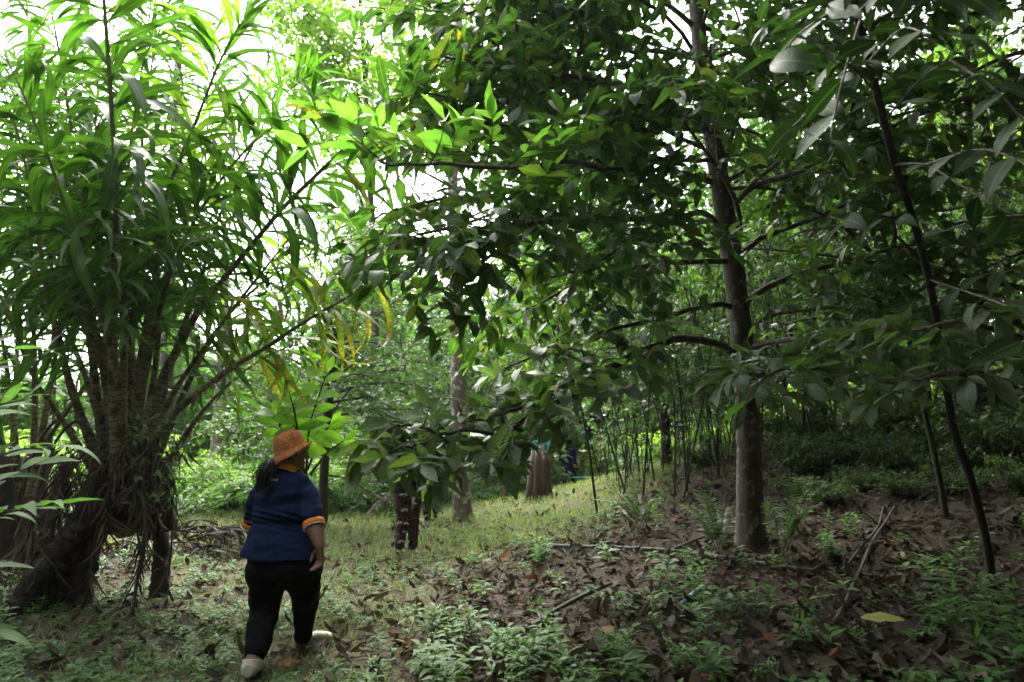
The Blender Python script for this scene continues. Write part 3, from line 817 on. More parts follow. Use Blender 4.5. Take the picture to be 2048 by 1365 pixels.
# one long dead frond hanging to the ground in front (curved, brown)
mb = MB()
pts = catmull([P(262, 1000, 5.9), P(275, 985, 5.7), P(288, 1010, 5.6), P(290, 1080, 5.6), P(276, 1150, 5.6), P(265, 1235, 5.5)], 5)
tube(mb, pts, np.linspace(0.026, 0.012, len(pts)), 6, lump=0.12)
hang = mb.build('hanging_dead_frond', M['dead_frond'], palm)
c2 = arclen(pts); mb = MB()
q = rng.uniform(0.15, 1, 90)
pp_ = A([sample(pts, c2, s_ * c2[-1])[0] for s_ in q])
scatter(mb, STRAP[0], pp_, basis(nrm(A([0, 0, -1.0]) + 0.35 * rng.normal(size=(90, 3))), rng.normal(size=(90, 3))), rng.uniform(0.12, 0.35, 90), rng.random(90))
mb.build('dry_leaflets', M['dead_frond'], hang, kind='stuff')
# small climbing fern leaves on the base
lv = Leaves()
for i in range(240):
    p = P(rng.uniform(255, 375), rng.uniform(830, 1010), rng.uniform(5.6, 6.1))
    lv.add(p, nrm(A([rng.normal(0, 0.7), -0.5, rng.normal(0, 0.6)])), nrm(Z + A([0, -0.6, 0]) + 0.4 * rvec()), rng.uniform(0.05, 0.10), int(rng.integers(0, 2)))
p, d, u, Ls, kk, _ = lv.arrays()
mb = MB()
for t in range(2): scatter(mb, HERB[t], p[kk == t], basis(d, u)[kk == t], Ls[kk == t], rng.random((kk == t).sum()))
tag(mb.build('climbing_fern', M['herb_leaf']), 'small green creeper growing on the shaggy palm base', 'creeper', kind='stuff')

# second clump behind at the left edge: dark upright stems
pb2 = on_ground(40, 1120, 6.0); pb2 = A([P(30, 1100, 7.4)[0], 7.4, H(P(30, 1100, 7.4)[0], 7.4)])
palm2 = thing('spiny_palm', pb2, 'second spiny palm clump with dark upright stems at the left edge', 'palm')
lv, owners = Leaves(), []
spn = MB()
for i, pl in enumerate([
    [(60, 1100, 7.2), (70, 800, 7.1), (64, 560, 7.0), (60, 330, 6.9), (58, 120, 6.8), (50, -80, 6.8)],
    [(20, 1100, 7.3), (30, 800, 7.3), (38, 560, 7.2), (34, 330, 7.2), (20, 100, 7.2)],
    [(50, 1050, 7.0), (110, 720, 6.8), (130, 560, 6.7), (150, 420, 6.6), (185, 280, 6.6), (230, 180, 6.6)],
    [(0, 1050, 7.2), (60, 930, 7.4), (130, 830, 7.6), (190, 740, 7.8), (260, 650, 8.0), (330, 590, 8.2)],
    [(70, 1080, 7.6), (100, 880, 7.8), (110, 700, 8.0), (105, 500, 8.2), (115, 300, 8.2)],
    [(10, 1000, 7.6), (-10, 700, 7.6), (0, 450, 7.6), (30, 250, 7.6), (80, 120, 7.6)],
    [(30, 950, 7.8), (150, 800, 8.2), (250, 700, 8.6), (330, 640, 8.9), (420, 620, 9.2)],
    [(40, 1000, 7.4), (20, 780, 7.0), (-10, 600, 6.6), (-40, 420, 6.3)],
]):
    owners.append(make_frond(palm2, frond_points(pl), 0.042, lv, i, Lf=0.6, gap=0.15, spines=spn if i < 4 else None, mat_split=0.3))
grow_leaves(lv, PALM, [M['palm_leaf']], palm2, owners, 'leaflet', 'leaflets', minpx=14)
spn.build('spines', M['spine'], palm2, kind='stuff', smooth=False)
mb = MB()
for k in range(9):
    p0 = P(rng.uniform(-20, 110), 1110, rng.uniform(7.0, 7.8)); p0[2] = H(p0[0], p0[1]) - 0.1
    tube(mb, catmull([p0, p0 + A([rng.normal(0, .1), 0, 0.6]), p0 + A([rng.normal(0, .15), 0, 1.3])], 4), np.linspace(0.14, 0.05, 9), 8, lump=0.12)
mb.build('stem_base', M['fibre'], palm2)

# distant feather palms behind the clump (light comes through them)
def feather_palm(n, Lf, seed):
    root = thing('feather_palm', (0, 0, 0), '', 'palm')
    mb, lf = MB(), MB()
    P_, D_, U_, S_, K_ = [], [], [], [], []
    for i in range(n):
        az, el = i * 2.4, rng.uniform(0.5, 1.25)
        d = A([math.cos(az) * math.cos(el), math.sin(az) * math.cos(el), math.sin(el)])
        ln = rng.uniform(1.8, 2.8)
        pts = bent_limb(A([0, 0, 0.1]) + rvec(0.06), d, ln, 0.2, 0.55, 0.02)
        tube(mb, pts, np.linspace(0.028, 0.006, len(pts)), 5)
        c2 = arclen(pts)
        for q in np.linspace(0.25, 1, 30):
            pp, tt = sample(pts, c2, q * c2[-1])
            ls = nrm(np.cross(tt, Z) + 1e-6)
            for sd in (-1, 1):
                P_.append(pp); D_.append(nrm(tt * 0.7 + ls * sd + 0.1 * rvec())); U_.append(nrm(Z + 0.2 * rvec())); S_.append(Lf * rng.uniform(0.7, 1.1) * (1.1 - 0.5 * q)); K_.append(int(rng.integers(0, 2)))
    P_, D_, U_, S_, K_ = A(P_), A(D_), A(U_), A(S_), A(K_)
    for t in range(2): scatter(lf, PALM_LITE[t], P_[K_ == t], basis(D_, U_)[K_ == t], S_[K_ == t], rng.random((K_ == t).sum()))
    mb.build('stalks', M['rachis'], root); lf.build('fronds', M['bright_leaf'], root, kind='stuff')
    return root
fp = feather_palm(16, 0.5, 1)
for i, (px, d, s) in enumerate([(110, 12, 1.0), (20, 14, 1.2), (190, 15, 1.25), (300, 17, 1.0), (560, 19, 1.1), (480, 14.5, 0.8), (600, 14, 0.9)]):
    o = fp if i == 0 else copy_tree(fp)
    x = (px - 1024) / FPX * d
    o.location = (x, d, H(x, d)); o.rotation_euler = (0, 0, i * 1.3); o.scale = (s, s, s)
    tag(o, ('pale feathery palm in the gap left of the big palm stems', 'feathery palm at the left edge behind the second clump', 'feathery palm behind the middle stems of the big palm', 'feathery palm right of the big palm, farther back', 'feathery palm far behind the woman in navy', 'low feathery palm left of the woman in navy', 'feathery palm behind the orange hat')[i], group='feathery palms in the undergrowth')

# ---------------------------------------------------------------- other trees
def MBt(pl, r, sd):
    mb = MB(); tube(mb, pl, r, sd); return mb
def make_tree(name, label, trunk_pts, r0, r1, n_limb, limb_len, leafL, mats, kinds, start=0.35, group=None, bark='bark', tpls=None, step=0.2, tlen=0.7, leaf_step=0.075, most=300, minpx=10, local=False, extra=None, droop=0.25, lim_r=0.03, cat='tree', az0=None, vert=0.45):
    tpls = tpls or TREE_LITE
    pts = catmull(trunk_pts, 8)
    root = thing(name, (0, 0, 0) if local else pts[0], label, cat, group)
    tp = pts.copy(); tp[0][2] -= 0.2
    cl = arclen(tp)
    mb = MB(); tube(mb, tp, np.interp(cl / cl[-1], [0, 0.04, 0.1, 1], [r0 * 1.5, r0 * 1.15, r0, r1]), 10, lump=0.03)
    mb.build('trunk', M[bark], root)
    lv, tw, lm = Leaves(), MB(), MB()
    one = lambda pl, r, sd: (tube(lm, pl, r, sd) if local else MBt(pl, r, sd).build('limb', M['twig'], root))
    for i in range(n_limb):
        f = rng.uniform(start, 1.0)
        p, T = sample(tp, cl, f * cl[-1])
        az = i * 2.4 + rng.uniform(-0.5, 0.5) if az0 is None else az0 + rng.normal(0, 0.9)
        pl = bent_limb(p, A([math.cos(az), math.sin(az), rng.uniform(0.1, 0.7)]), limb_len * rng.uniform(0.6, 1.15) * (1.2 - 0.55 * f), 0.1, droop)
        one(pl, np.linspace(lim_r, 0.006, len(pl)), 5)
        twig_sprays(pl, 0.006, lv, tw, start=0.25, step=step, tlen=tlen, leafL=leafL, leaf_step=leaf_step, kset=kinds, vert=vert)
    for pl, r in (extra or []):
        pl = catmull(pl, 5)
        one(pl, np.linspace(r, 0.007, len(pl)), 6)
        twig_sprays(pl, 0.006, lv, tw, start=0.25, step=step, tlen=tlen, leafL=leafL, leaf_step=leaf_step, kset=kinds, vert=vert)
    if lm.n: lm.build('limbs', M['twig'], root, kind='stuff')
    if tw.n: tw.build('twigs', M['twig'], root, kind='stuff')
    if lv.p: grow_leaves(lv, tpls, mats, root, most=most, minpx=minpx, name='leaf', rest='foliage')
    return root

def up_from(px, py, d, tops):
    p = P(px, py, d); p[2] = H(p[0], p[1])
    return [p] + [P(*q) for q in tops]

# dark branching tree behind the woman
make_tree('broadleaf_tree', 'small dark leaved tree behind the woman in the orange hat, with wide low branches',
          up_from(645, 1055, 11.5, [(648, 950, 11.5), (655, 850, 11.5), (664, 740, 11.5), (672, 660, 11.5), (680, 560, 11.5), (684, 480, 11.6)]), 0.085, 0.03, 30, 2.3, 0.14,
          [M['far_leaf'], M['tree_leaf']], range(4), start=0.3, bark='thin_bark', step=0.13, leaf_step=0.055, most=250,
          extra=[([P(660, 790, 11.5), P(730, 770, 11.3), P(810, 768, 11.2), P(900, 790, 11)], 0.035), ([P(664, 745, 11.5), P(700, 715, 11.4), P(735, 700, 11.2)], 0.03),
                 ([P(655, 830, 11.5), P(600, 785, 11.3), P(520, 745, 11.1), P(470, 735, 11)], 0.035), ([P(652, 880, 11.5), P(560, 868, 11.6), P(470, 866, 11.8), P(400, 850, 12)], 0.03),
                 ([P(650, 950, 11.5), P(700, 960, 11.2), P(760, 1000, 11), P(800, 1010, 10.8)], 0.022), ([P(668, 700, 11.5), P(730, 640, 11.4), P(800, 600, 11.3)], 0.025)])
# pale mottled trunk in the middle
make_tree('pale_tree', 'straight tree with pale blotchy bark between the two groups of walkers', up_from(926, 1045, 12.0, [(921, 950, 12), (918, 820, 12), (916, 700, 12), (912, 580, 12), (908, 460, 12), (904, 300, 12.1), (900, 120, 12.2)]), 0.155, 0.07, 14, 2.6, 0.15,
          [M['far_leaf']], range(2), start=0.55, bark='pale_bark', step=0.2, leaf_step=0.09, most=60)
# tree standing in the bluish clearing on the left
make_tree('pale_tree', 'hazy pale grey trunk in the clearing left of the woman', up_from(425, 1020, 17, [(428, 950, 17), (438, 860, 17), (442, 760, 17), (448, 620, 17), (450, 480, 17.2)]), 0.19, 0.09, 12, 3.0, 0.17,
          [M['far_leaf']], range(2), start=0.3, bark='pale_bark', step=0.24, leaf_step=0.1, most=0)
def place(px):
    for lim, t in ((80, 'at the far left edge behind the palm stems'), (230, 'behind the spiny palm clump'), (370, 'just right of the spiny palm base'), (480, 'beside the hazy grey trunk in the clearing'), (620, 'behind the woman with the orange hat'), (760, 'right of the orange hat, behind the dark branching tree'),
                   (890, 'behind the patterned trousers and the pale trunk'), (1010, 'between the pale trunk and the stump'), (1130, 'behind the stump'), (1220, 'behind the person in navy with the bag'), (1320, 'behind the person in red'), (1430, 'behind the thicket of thin stems'), (1560, 'behind the big trunk'), (1700, 'on the slope right of the big trunk'), (1850, 'on the slope behind the thin leaning trees')):
        if px < lim: return t
    return 'at the right edge on the slope'
# bright airy tree against the sky, upper left of the middle
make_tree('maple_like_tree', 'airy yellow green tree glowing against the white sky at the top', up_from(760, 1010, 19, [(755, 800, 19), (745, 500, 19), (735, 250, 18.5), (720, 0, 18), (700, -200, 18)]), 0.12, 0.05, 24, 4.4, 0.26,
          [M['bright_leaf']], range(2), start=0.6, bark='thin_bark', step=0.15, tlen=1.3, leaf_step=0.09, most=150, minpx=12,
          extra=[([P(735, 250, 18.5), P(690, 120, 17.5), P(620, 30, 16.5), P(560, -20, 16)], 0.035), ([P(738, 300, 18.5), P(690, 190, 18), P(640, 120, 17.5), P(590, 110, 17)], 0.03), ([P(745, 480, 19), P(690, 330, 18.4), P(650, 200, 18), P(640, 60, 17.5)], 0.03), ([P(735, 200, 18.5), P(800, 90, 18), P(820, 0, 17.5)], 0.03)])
make_tree('broadleaf_tree', 'tall small leaved tree behind the palm fronds at the top left', up_from(330, 1010, 21, [(335, 700, 21), (345, 350, 21), (360, 50, 21), (370, -150, 21)]), 0.2, 0.08, 26, 3.8, 0.2,
          [M['far_leaf']], range(2), start=0.72, bark='thin_bark', step=0.26, leaf_step=0.11, most=0)
# stump
sp0 = P(1078, 1003, 13.2); sp0[2] = H(sp0[0], sp0[1])
st = thing('tree_stump', sp0, 'short broken reddish stump in the grass near the middle', 'stump')
mb = MB()
for k in range(7):
    az = k * 0.9
    off = A([math.cos(az), math.sin(az), 0]) * 0.11
    tube(mb, A([sp0 + off * 1.5 - Z * 0.1, sp0 + off * 1.15 + Z * 0.25, sp0 + off + Z * 0.6, sp0 + off * 0.9 + Z * rng.uniform(0.8, 1.15)]), [0.13, 0.105, 0.10, 0.05], 9, lump=0.1)
mb.build('wood', M['red_bark'], st)
# leaning trunk pieces on the left of the middle
p0 = P(735, 1035, 13); p0[2] = H(p0[0], p0[1]) - 0.05
mb = MB(); tube(mb, catmull([p0, p0 + A([0.15, 0.3, 0.25]), p0 + A([0.32, 0.6, 0.4])], 4), np.linspace(0.12, 0.10, 9), 10, lump=0.05)
tag(mb.build('log', M['red_bark']), 'short cut log leaning in the grass beside the patterned trousers', 'log')

# two thin trees at the right
lean = make_tree('leaning_sapling', 'thin mossy tree at the far right leaning over towards the camera',
          up_from(1989, 1212, 5.2, [(1974, 1091, 5.1), (1943, 963, 4.9), (1906, 850, 4.7), (1869, 613, 4.3), (1831, 455, 4.0), (1790, 330, 3.7), (1755, 190, 3.4), (1713, 28, 3.1), (1690, -100, 2.9), (1660, -260, 2.75)]), 0.029, 0.016, 0, 1, 0.2, [M['tree_leaf']], [0], bark='thin_bark')
lv, tw = Leaves(), MB()
BIG = [leaf_template(0.34, 6, dr, 0.2, 0.8, 0.06) for dr in (0.3, 0.7, 1.1)]
for pl in [[(1755, 190, 3.4), (1700, 130, 2.9), (1640, 110, 2.5)], [(1770, 240, 3.5), (1840, 160, 3.0), (1900, 120, 2.7)], [(1713, 28, 3.1), (1640, 10, 2.6), (1560, 30, 2.3)],
           [(1713, 28, 3.1), (1770, -20, 2.6), (1850, -10, 2.3)], [(1790, 330, 3.7), (1850, 330, 3.3), (1920, 370, 3.0), (2000, 420, 2.8)], [(1831, 455, 4.0), (1760, 430, 3.8), (1690, 440, 3.6)], [(1869, 613, 4.3), (1940, 560, 3.8), (2030, 540, 3.3)],
           [(1700, -60, 2.9), (1600, -80, 2.3), (1480, -60, 1.9)], [(1730, 90, 3.2), (1650, 190, 2.8), (1580, 260, 2.6)], [(1906, 850, 4.7), (1980, 800, 4.2), (2050, 760, 3.7)], [(1900, 120, 2.7), (1990, 180, 2.4), (2060, 260, 2.2)], [(1700, 0, 3.0), (1610, 60, 2.4), (1540, 130, 2.1)], [(1740, 120, 3.2), (1800, 60, 2.5), (1860, 70, 2.1)], [(1720, 40, 3.1), (1680, 180, 2.5), (1660, 280, 2.3)], [(1690, -60, 2.9), (1760, -60, 2.2), (1900, -20, 1.9)],
           [(1840, 480, 4.1), (1960, 440, 3.0), (2060, 430, 2.5)], [(1860, 560, 4.2), (1980, 600, 3.0), (2080, 640, 2.4)], [(1850, 330, 3.3), (1960, 300, 2.6), (2060, 330, 2.2)], [(1940, 780, 4.4), (2010, 700, 3.2), (2070, 680, 2.6)]]:
    pts = catmull([P(*q) for q in pl], 5)
    tube(tw, pts, np.linspace(0.007, 0.003, len(pts)), 5)
    c2 = arclen(pts)
    for j, q in enumerate(np.linspace(0.25, 1, 7)):
        pp, tt = sample(pts, c2, q * c2[-1])
        ls = nrm(np.cross(tt, Z) + 1e-6) * (1 if j % 2 else -1)
        lv.add(pp, nrm(tt * 0.8 + ls * 0.8 + Z * rng.normal(-0.35, 0.25)), nrm(Z + 0.4 * rvec()), rng.uniform(0.17, 0.28), int(rng.integers(0, 3)))
tw.build('twigs', M['twig'], lean, kind='stuff')
grow_leaves(lv, BIG, [M['shaded_leaf']], lean)
make_tree('leaning_sapling', 'slim dark tree just behind the leaning one at the right', up_from(1892, 1042, 6.9, [(1880, 963, 6.9), (1855, 850, 6.9), (1800, 600, 6.9), (1748, 400, 6.9), (1700, 200, 6.9)]), 0.028, 0.015, 14, 1.6, 0.15,
          [M['tree_leaf'], M['dusty_leaf']], range(2 * NT), tpls=TREE, start=0.45, bark='thin_bark', step=0.13, tlen=0.5, most=150)
# dark trees farther right, whose crowns close the picture on that side
for i, (px, d, hgt, lab) in enumerate([(2150, 6.2, 6.5, 'dark bushy tree cut off by the right edge, in deep shade'), (1960, 10.5, 8.0, 'dark forked tree on the slope behind the two thin trees'),
                                  (1640, 12.0, 8.5, 'dark tree on the slope behind the big trunk, to its right'), (1330, 13.5, 9.0, 'dark leafy tree over the thicket of thin stems, left of the big trunk'), (2300, 9.0, 9.0, 'broad shady tree mostly outside the right edge')]):
    x = (px - 1024) / FPX * d
    b0 = A([x, d, H(x, d)])
    make_tree('broadleaf_tree', lab, [b0, b0 + A([rng.normal(0, .15), rng.normal(0, .1), hgt * 0.35]), b0 + A([rng.normal(0, .3), rng.normal(0, .3), hgt * 0.7]), b0 + A([rng.normal(0, .5), 0, hgt])], 0.10, 0.03, 12, 2.8, 0.17,
              [M['tree_leaf'], M['dusty_leaf']] if i == 0 else [M['tree_leaf']], [0, 1, 0, 1] if i else [0, 1, 2, 3], start=0.2 if i in (0, 1) else 0.3, bark='thin_bark', step=0.19, tlen=0.8, leaf_step=0.08, most=200 if i == 0 else 80)
# yellow green tree in the light at the top right
make_tree('airy_tree', 'blurred yellow green tree in the light at the top right corner', [A([9.2, 12.5, H(9.2, 12.5)]), A([9.4, 12.5, 4.5]), A([9.3, 12.6, 7.5]), A([9.0, 12.5, 11])], 0.11, 0.04, 16, 3.0, 0.16, [M['bright_leaf']], range(2), start=0.5, bark='thin_bark', step=0.22, leaf_step=0.1, most=0)

# background trees: three kinds, copied
kinds = []
for kd in range(3):
    hgt = (6.0, 7.0, 8.0)[kd]
    kinds.append(make_tree('forest_tree', '', [A([0, 0, -0.1]), A([0.1, 0.1, hgt * 0.3]), A([-0.1, 0.2, hgt * 0.65]), A([0.1, 0, hgt])], 0.10, 0.03, (34, 36, 36)[kd], (2.6, 3.2, 3.4)[kd], (0.2, 0.24, 0.25)[kd],
                           [(M['far_leaf'], M['bright_leaf'], M['far_leaf'])[kd]], range(2), start=(0.1, 0.16, 0.25)[kd], bark='thin_bark', step=0.2, tlen=1.0, leaf_step=0.09, most=0, local=True, vert=0.6))
KL = ['dense mid green background tree', 'pale yellow green background tree', 'tall green background tree']
spots = [(1000, 19, 0), (1090, 23, 1), (1180, 26, 0), (1270, 25, 1), (1370, 27, 1), (1450, 25, 1), (1540, 26, 1), (1640, 24, 1), (1760, 25, 2), (1850, 23, 1), (1950, 20, 2), (2040, 16, 0), (2100, 22, 2),
         (880, 21, 0), (800, 17, 0), (730, 20, 0), (820, 25, 1), (650, 24, 0), (560, 20, 0), (500, 26, 0), (430, 29, 1), (360, 25, 0), (250, 29, 0), (40, 30, 1), (150, 24, 0), (320, 23, 1), (960, 27, 2), (1130, 30, 2), (1300, 29, 2), (1500, 30, 2), (-80, 22, 0), (2250, 25, 2), (590, 16, 0), (770, 14.5, 0)]
used = [False] * 3
for i, (px, d, kd) in enumerate(spots):
    o = kinds[kd] if not used[kd] else copy_tree(kinds[kd])
    used[kd] = True
    x = (px - 1024) / FPX * d
    o.location = (x, d, H(x, d) - 0.05); o.rotation_euler = (0, 0, i * 2.1)
    s = (0.75 if px < 850 else 1.0) * rng.uniform(0.85, 1.1) * (0.62 if px < 400 else 1.0) * (0.7 if d < 17 and px < 850 else 1)
    o.scale = (s, s, s)
    tag(o, KL[kd] + (', nearer,' if d < 18 else ', far back,' if d > 24 else '') + ' ' + place(px), group='trees of the wood in the background')

# far wood that reads as one mass
mb = MB()
n = 110000
az = rng.uniform(-0.9, 0.95, n)
dist = rng.uniform(24, 44, n)
top = np.interp(az, [-0.9, -0.55, -0.42, -0.3, -0.15, 0.0, 0.3, 0.95], [5.0, 5.2, 6.5, 9.5, 10, 10, 10.5, 11]) * (0.8 + 0.25 * np.sin(az * 23) + 0.15 * np.sin(az * 51 + 1)) * (0.75 + dist / 110)
x, y = dist * np.sin(az), dist * np.cos(az)
z = height(x, y) + top * rng.random(n) ** 0.8
pp = np.stack([x, y, z], -1)
dd = nrm(rng.normal(size=(n, 3)) * [1, 1, 0.7])
kk = rng.integers(0, 2, n)
FAR = (A([(0, 0, 0), (0.45, 0.26, 0.05), (1, 0, -0.15), (0.45, -0.26, 0.05)]), A([(0, 3, 2, 1)]), None, A([(0.5, 0), (1, 0.5), (0.5, 1), (0, 0.5)]))
scatter(mb, FAR, pp, basis(dd, nrm(rng.normal(size=(n, 3)) + [0, 0, 1.2])), rng.uniform(0.3, 0.62, n), rng.random(n))
tag(mb.build('far_woods', M['far_leaf'], kind='stuff'), 'distant wood closing the view behind the trees')

n = 60000  # unseen leaf layer added above the view to cut light on the slope
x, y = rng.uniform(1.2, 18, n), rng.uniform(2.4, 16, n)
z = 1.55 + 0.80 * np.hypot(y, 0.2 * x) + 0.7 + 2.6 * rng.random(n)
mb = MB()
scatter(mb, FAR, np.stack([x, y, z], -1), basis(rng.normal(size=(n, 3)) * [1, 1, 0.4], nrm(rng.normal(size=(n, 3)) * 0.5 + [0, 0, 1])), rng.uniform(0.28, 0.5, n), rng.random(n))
tag(mb.build('added_canopy', M['shaded_leaf'], kind='stuff'), 'unseen leaf layer added above the slope to cut the sky light')
# unseen leaf canopy added above and behind the viewpoint to darken the right
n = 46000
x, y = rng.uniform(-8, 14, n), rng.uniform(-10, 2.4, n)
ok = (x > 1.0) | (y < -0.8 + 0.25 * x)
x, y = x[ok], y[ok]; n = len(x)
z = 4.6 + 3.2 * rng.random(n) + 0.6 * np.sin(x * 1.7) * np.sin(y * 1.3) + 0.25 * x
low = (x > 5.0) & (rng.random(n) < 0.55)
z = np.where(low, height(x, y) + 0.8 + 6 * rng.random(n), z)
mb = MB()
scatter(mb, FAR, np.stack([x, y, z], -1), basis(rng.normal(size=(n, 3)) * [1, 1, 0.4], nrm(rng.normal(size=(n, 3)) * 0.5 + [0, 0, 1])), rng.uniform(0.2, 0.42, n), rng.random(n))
tag(mb.build('added_canopy', M['shaded_leaf'], kind='stuff'), 'unseen leaf layer added overhead and behind to shade the right side')

n = 80000  # unseen leaf masses added around the viewpoint to block low sky light
az = rng.uniform(0.95, 5.0, n)
dist = rng.uniform(9, 22, n) + np.where(az > 2.4, 1.0, 0)
x, y = dist * np.sin(az), dist * np.cos(az)
x = np.concatenate([x, rng.uniform(-13, -8.6, 26000)]); y = np.concatenate([y, rng.uniform(-4, 7.6, 26000)]); n = len(x)
mb = MB()
scatter(mb, FAR, np.stack([x, y, height(x, y) + 12 * rng.random(n)], -1), basis(rng.normal(size=(n, 3)), nrm(rng.normal(size=(n, 3)) + [0, 0, 0.6])), rng.uniform(0.35, 0.65, n), rng.random(n))
tag(mb.build('added_woods', M['tree_leaf'], kind='stuff'), 'unseen leaf masses added right, behind and left to block sky light')

# low bushes in the clearing and along the wood edge
bush = thing('bush', (0, 0, 0), '', 'bush')
lv, tw = Leaves(), MB()
for i in range(26):
    az = i * 2.4
    pts = bent_limb(A([0, 0, -0.03]), A([math.cos(az) * 0.6, math.sin(az) * 0.6, rng.uniform(0.6, 1.3)]), rng.uniform(0.7, 1.2), 0.1, 0.3)
    tube(tw, pts, np.linspace(0.012, 0.003, len(pts)), 4)
    twig_sprays(pts, 0.004, lv, tw, start=0.15, step=0.11, tlen=0.35, leafL=0.11, leaf_step=0.06, kset=range(2), sub=False, vert=0.5)
tw.build('stems', M['twig'], bush)
p, d, u, Ls, kk, _ = lv.arrays()
mb = MB()
for t in range(2): scatter(mb, TREE_LITE[t], p[kk == t], basis(d, u)[kk == t], Ls[kk == t], rng.random((kk == t).sum()))
mb.build('foliage', M['herb_leaf'], bush, kind='stuff')
bush2 = copy_tree(bush)
for ch in bush2.children:
    if ch.name.startswith('foliage'):
        ch.data = ch.data.copy(); ch.data.materials.clear(); ch.data.materials.append(M['bright_leaf'])  # brighter leaf copy; light missing behind the thin stems is put into the colour
bush3 = copy_tree(bush)
for ch in bush3.children:
    if ch.name.startswith('foliage'):
        ch.data = ch.data.copy(); ch.data.materials.clear(); ch.data.materials.append(M['tree_leaf'])
first = {0: True, 1: True, 2: True}
bs = [(400, 13, .8), (350, 15, 1.1), (460, 14.5, .9), (520, 16, 1.2), (310, 12, .9), (250, 14, 1.2), (160, 11, 1), (60, 11, 1.1), (570, 13, 1.0), (600, 15, 1.2), (700, 14.5, .8), (760, 15.5, 1.0), (690, 16.5, 1.3), (820, 17, 1.1), (880, 16, .8), (985, 16.5, .7), (1010, 18, 1.2), (1230, 19, 1.2), (1270, 17, 1.0), (1330, 16, .9),
      (1420, 15.5, .9), (1480, 17, 1.2), (1560, 15, .8), (1640, 15.5, 1.0), (1740, 15, .9), (1830, 14.5, .8), (1960, 13, .9), (430, 19, 1.3), (380, 21, 1.4), (500, 20, 1.3), (110, 9.0, .8), (-20, 8.5, 1.0), (1100, 21, 1.3), (1060, 19.5, 1.0), (200, 18, 1.4), (100, 18, 1.4), (0, 16, 1.4), (640, 18, 1.3), (1600, 9.5, .6), (1680, 11, .8), (1760, 9, .5), (1830, 10.5, .8), (1930, 9.2, .7), (2010, 8.5, .8), (1560, 12, .8), (1400, 12, .6), (1980, 11.5, .9), (1730, 12.5, .9)] + [(px_, d_, s_) for px_, d_, s_ in zip((1575, 1640, 1700, 1655, 1790, 1840, 1900, 1960, 2030, 1720, 1590, 1860, 1990, 1770, 1620, 1920), (8.6, 8.0, 8.4, 9.9, 7.8, 9.6, 7.6, 8.6, 7.3, 10.2, 10.4, 8.4, 9.8, 11.3, 11.2, 10.6), (.3, .35, .3, .45, .35, .45, .35, .45, .4, .5, .5, .35, .5, .6, .5, .55))]
for i, (px, d, s) in enumerate(bs):
    bk = 1 if (px > 1180 and i % 3) or (px < 640 and i % 4 == 1) else 0
    if d < 12.8 and px > 1300: bk = 2
    src = (bush, bush2, bush3)[bk]
    o = src if first[bk] else copy_tree(src)
    first[bk] = False
    x = (px - 1024) / FPX * d
    o.location = (x, d, H(x, d)); o.rotation_euler = (0, 0, i * 1.7); o.scale = (s * 1.4, s * 1.4, s * 1.35 * (0.8 + 0.3 * (i % 3) / 2))
    tag(o, '%s %s %s' % (('mid green', 'yellow green', 'dark')[bk], 'big leafy bush' if s > 1.15 else 'leafy bush' if s > 0.9 else 'low leafy bush', place(px) + ('' if bk < 2 else ', nearest the view' if d < 8.1 else ', low down' if d < 9.3 else ', halfway up' if d < 10.8 else ', highest up')), group='bushes at the edge of the wood')

# thicket of thin stems on the right
stems = []
for kd in range(4):
    hgt = (3.4, 4.2, 3.0, 5.0)[kd]
    bnd = rng.normal(0, 0.38, 2)
    stems.append(make_tree('thin_sapling', '', [A([0, 0, -0.1]), A([bnd[0] * .2, bnd[1] * .2, hgt * .35]), A([bnd[0], bnd[1], hgt * .7]), A([bnd[0] * 2.2, bnd[1] * 2, hgt])], (0.011, 0.015, 0.009, 0.017)[kd], 0.006, 13, 0.6, 0.15, [M['far_leaf']], range(2), start=0.28, bark='thin_bark', step=0.14, tlen=0.35, leaf_step=0.09, most=0, local=True, lim_r=0.008))
used = [False] * 4
for i in range(165):
    kd = i % 4
    px = rng.uniform(1190, 1520) if i < 88 else rng.uniform(1500, 1990)
    d = rng.uniform(9.5, 16) if px < 1500 else rng.uniform(9.5, 14.5)
    o = stems[kd] if not used[kd] else copy_tree(stems[kd]); used[kd] = True
    x = (px - 1024) / FPX * d
    s = rng.uniform(0.8, 1.25)
    o.location = (x, d, H(x, d)); o.rotation_euler = (rng.normal(0, 0.13), rng.normal(0, 0.15), rng.uniform(0, 6.28)); o.scale = (s * rng.uniform(0.7, 1.2),) * 2 + (s,)
    lean_x = o.rotation_euler.y
    tag(o, '%s %s %s %s' % (('thin dark stem', 'thicker dark stem', 'very thin short stem', 'tall dark stem')[kd], 'leaning right' if lean_x > 0.07 else 'leaning left' if lean_x < -0.07 else 'standing upright', 'near the front' if d < 11.5 else 'halfway back' if d < 13.5 else 'at the back',
        'beside the person in red' if px < 1290 else 'in the thicket middle' if px < 1400 else 'left of the big trunk' if px < 1500 else 'right of the big trunk' if px < 1650 else 'on the dark slope' if px < 1850 else 'behind the leaning trees'), group='thin stems of the thicket')

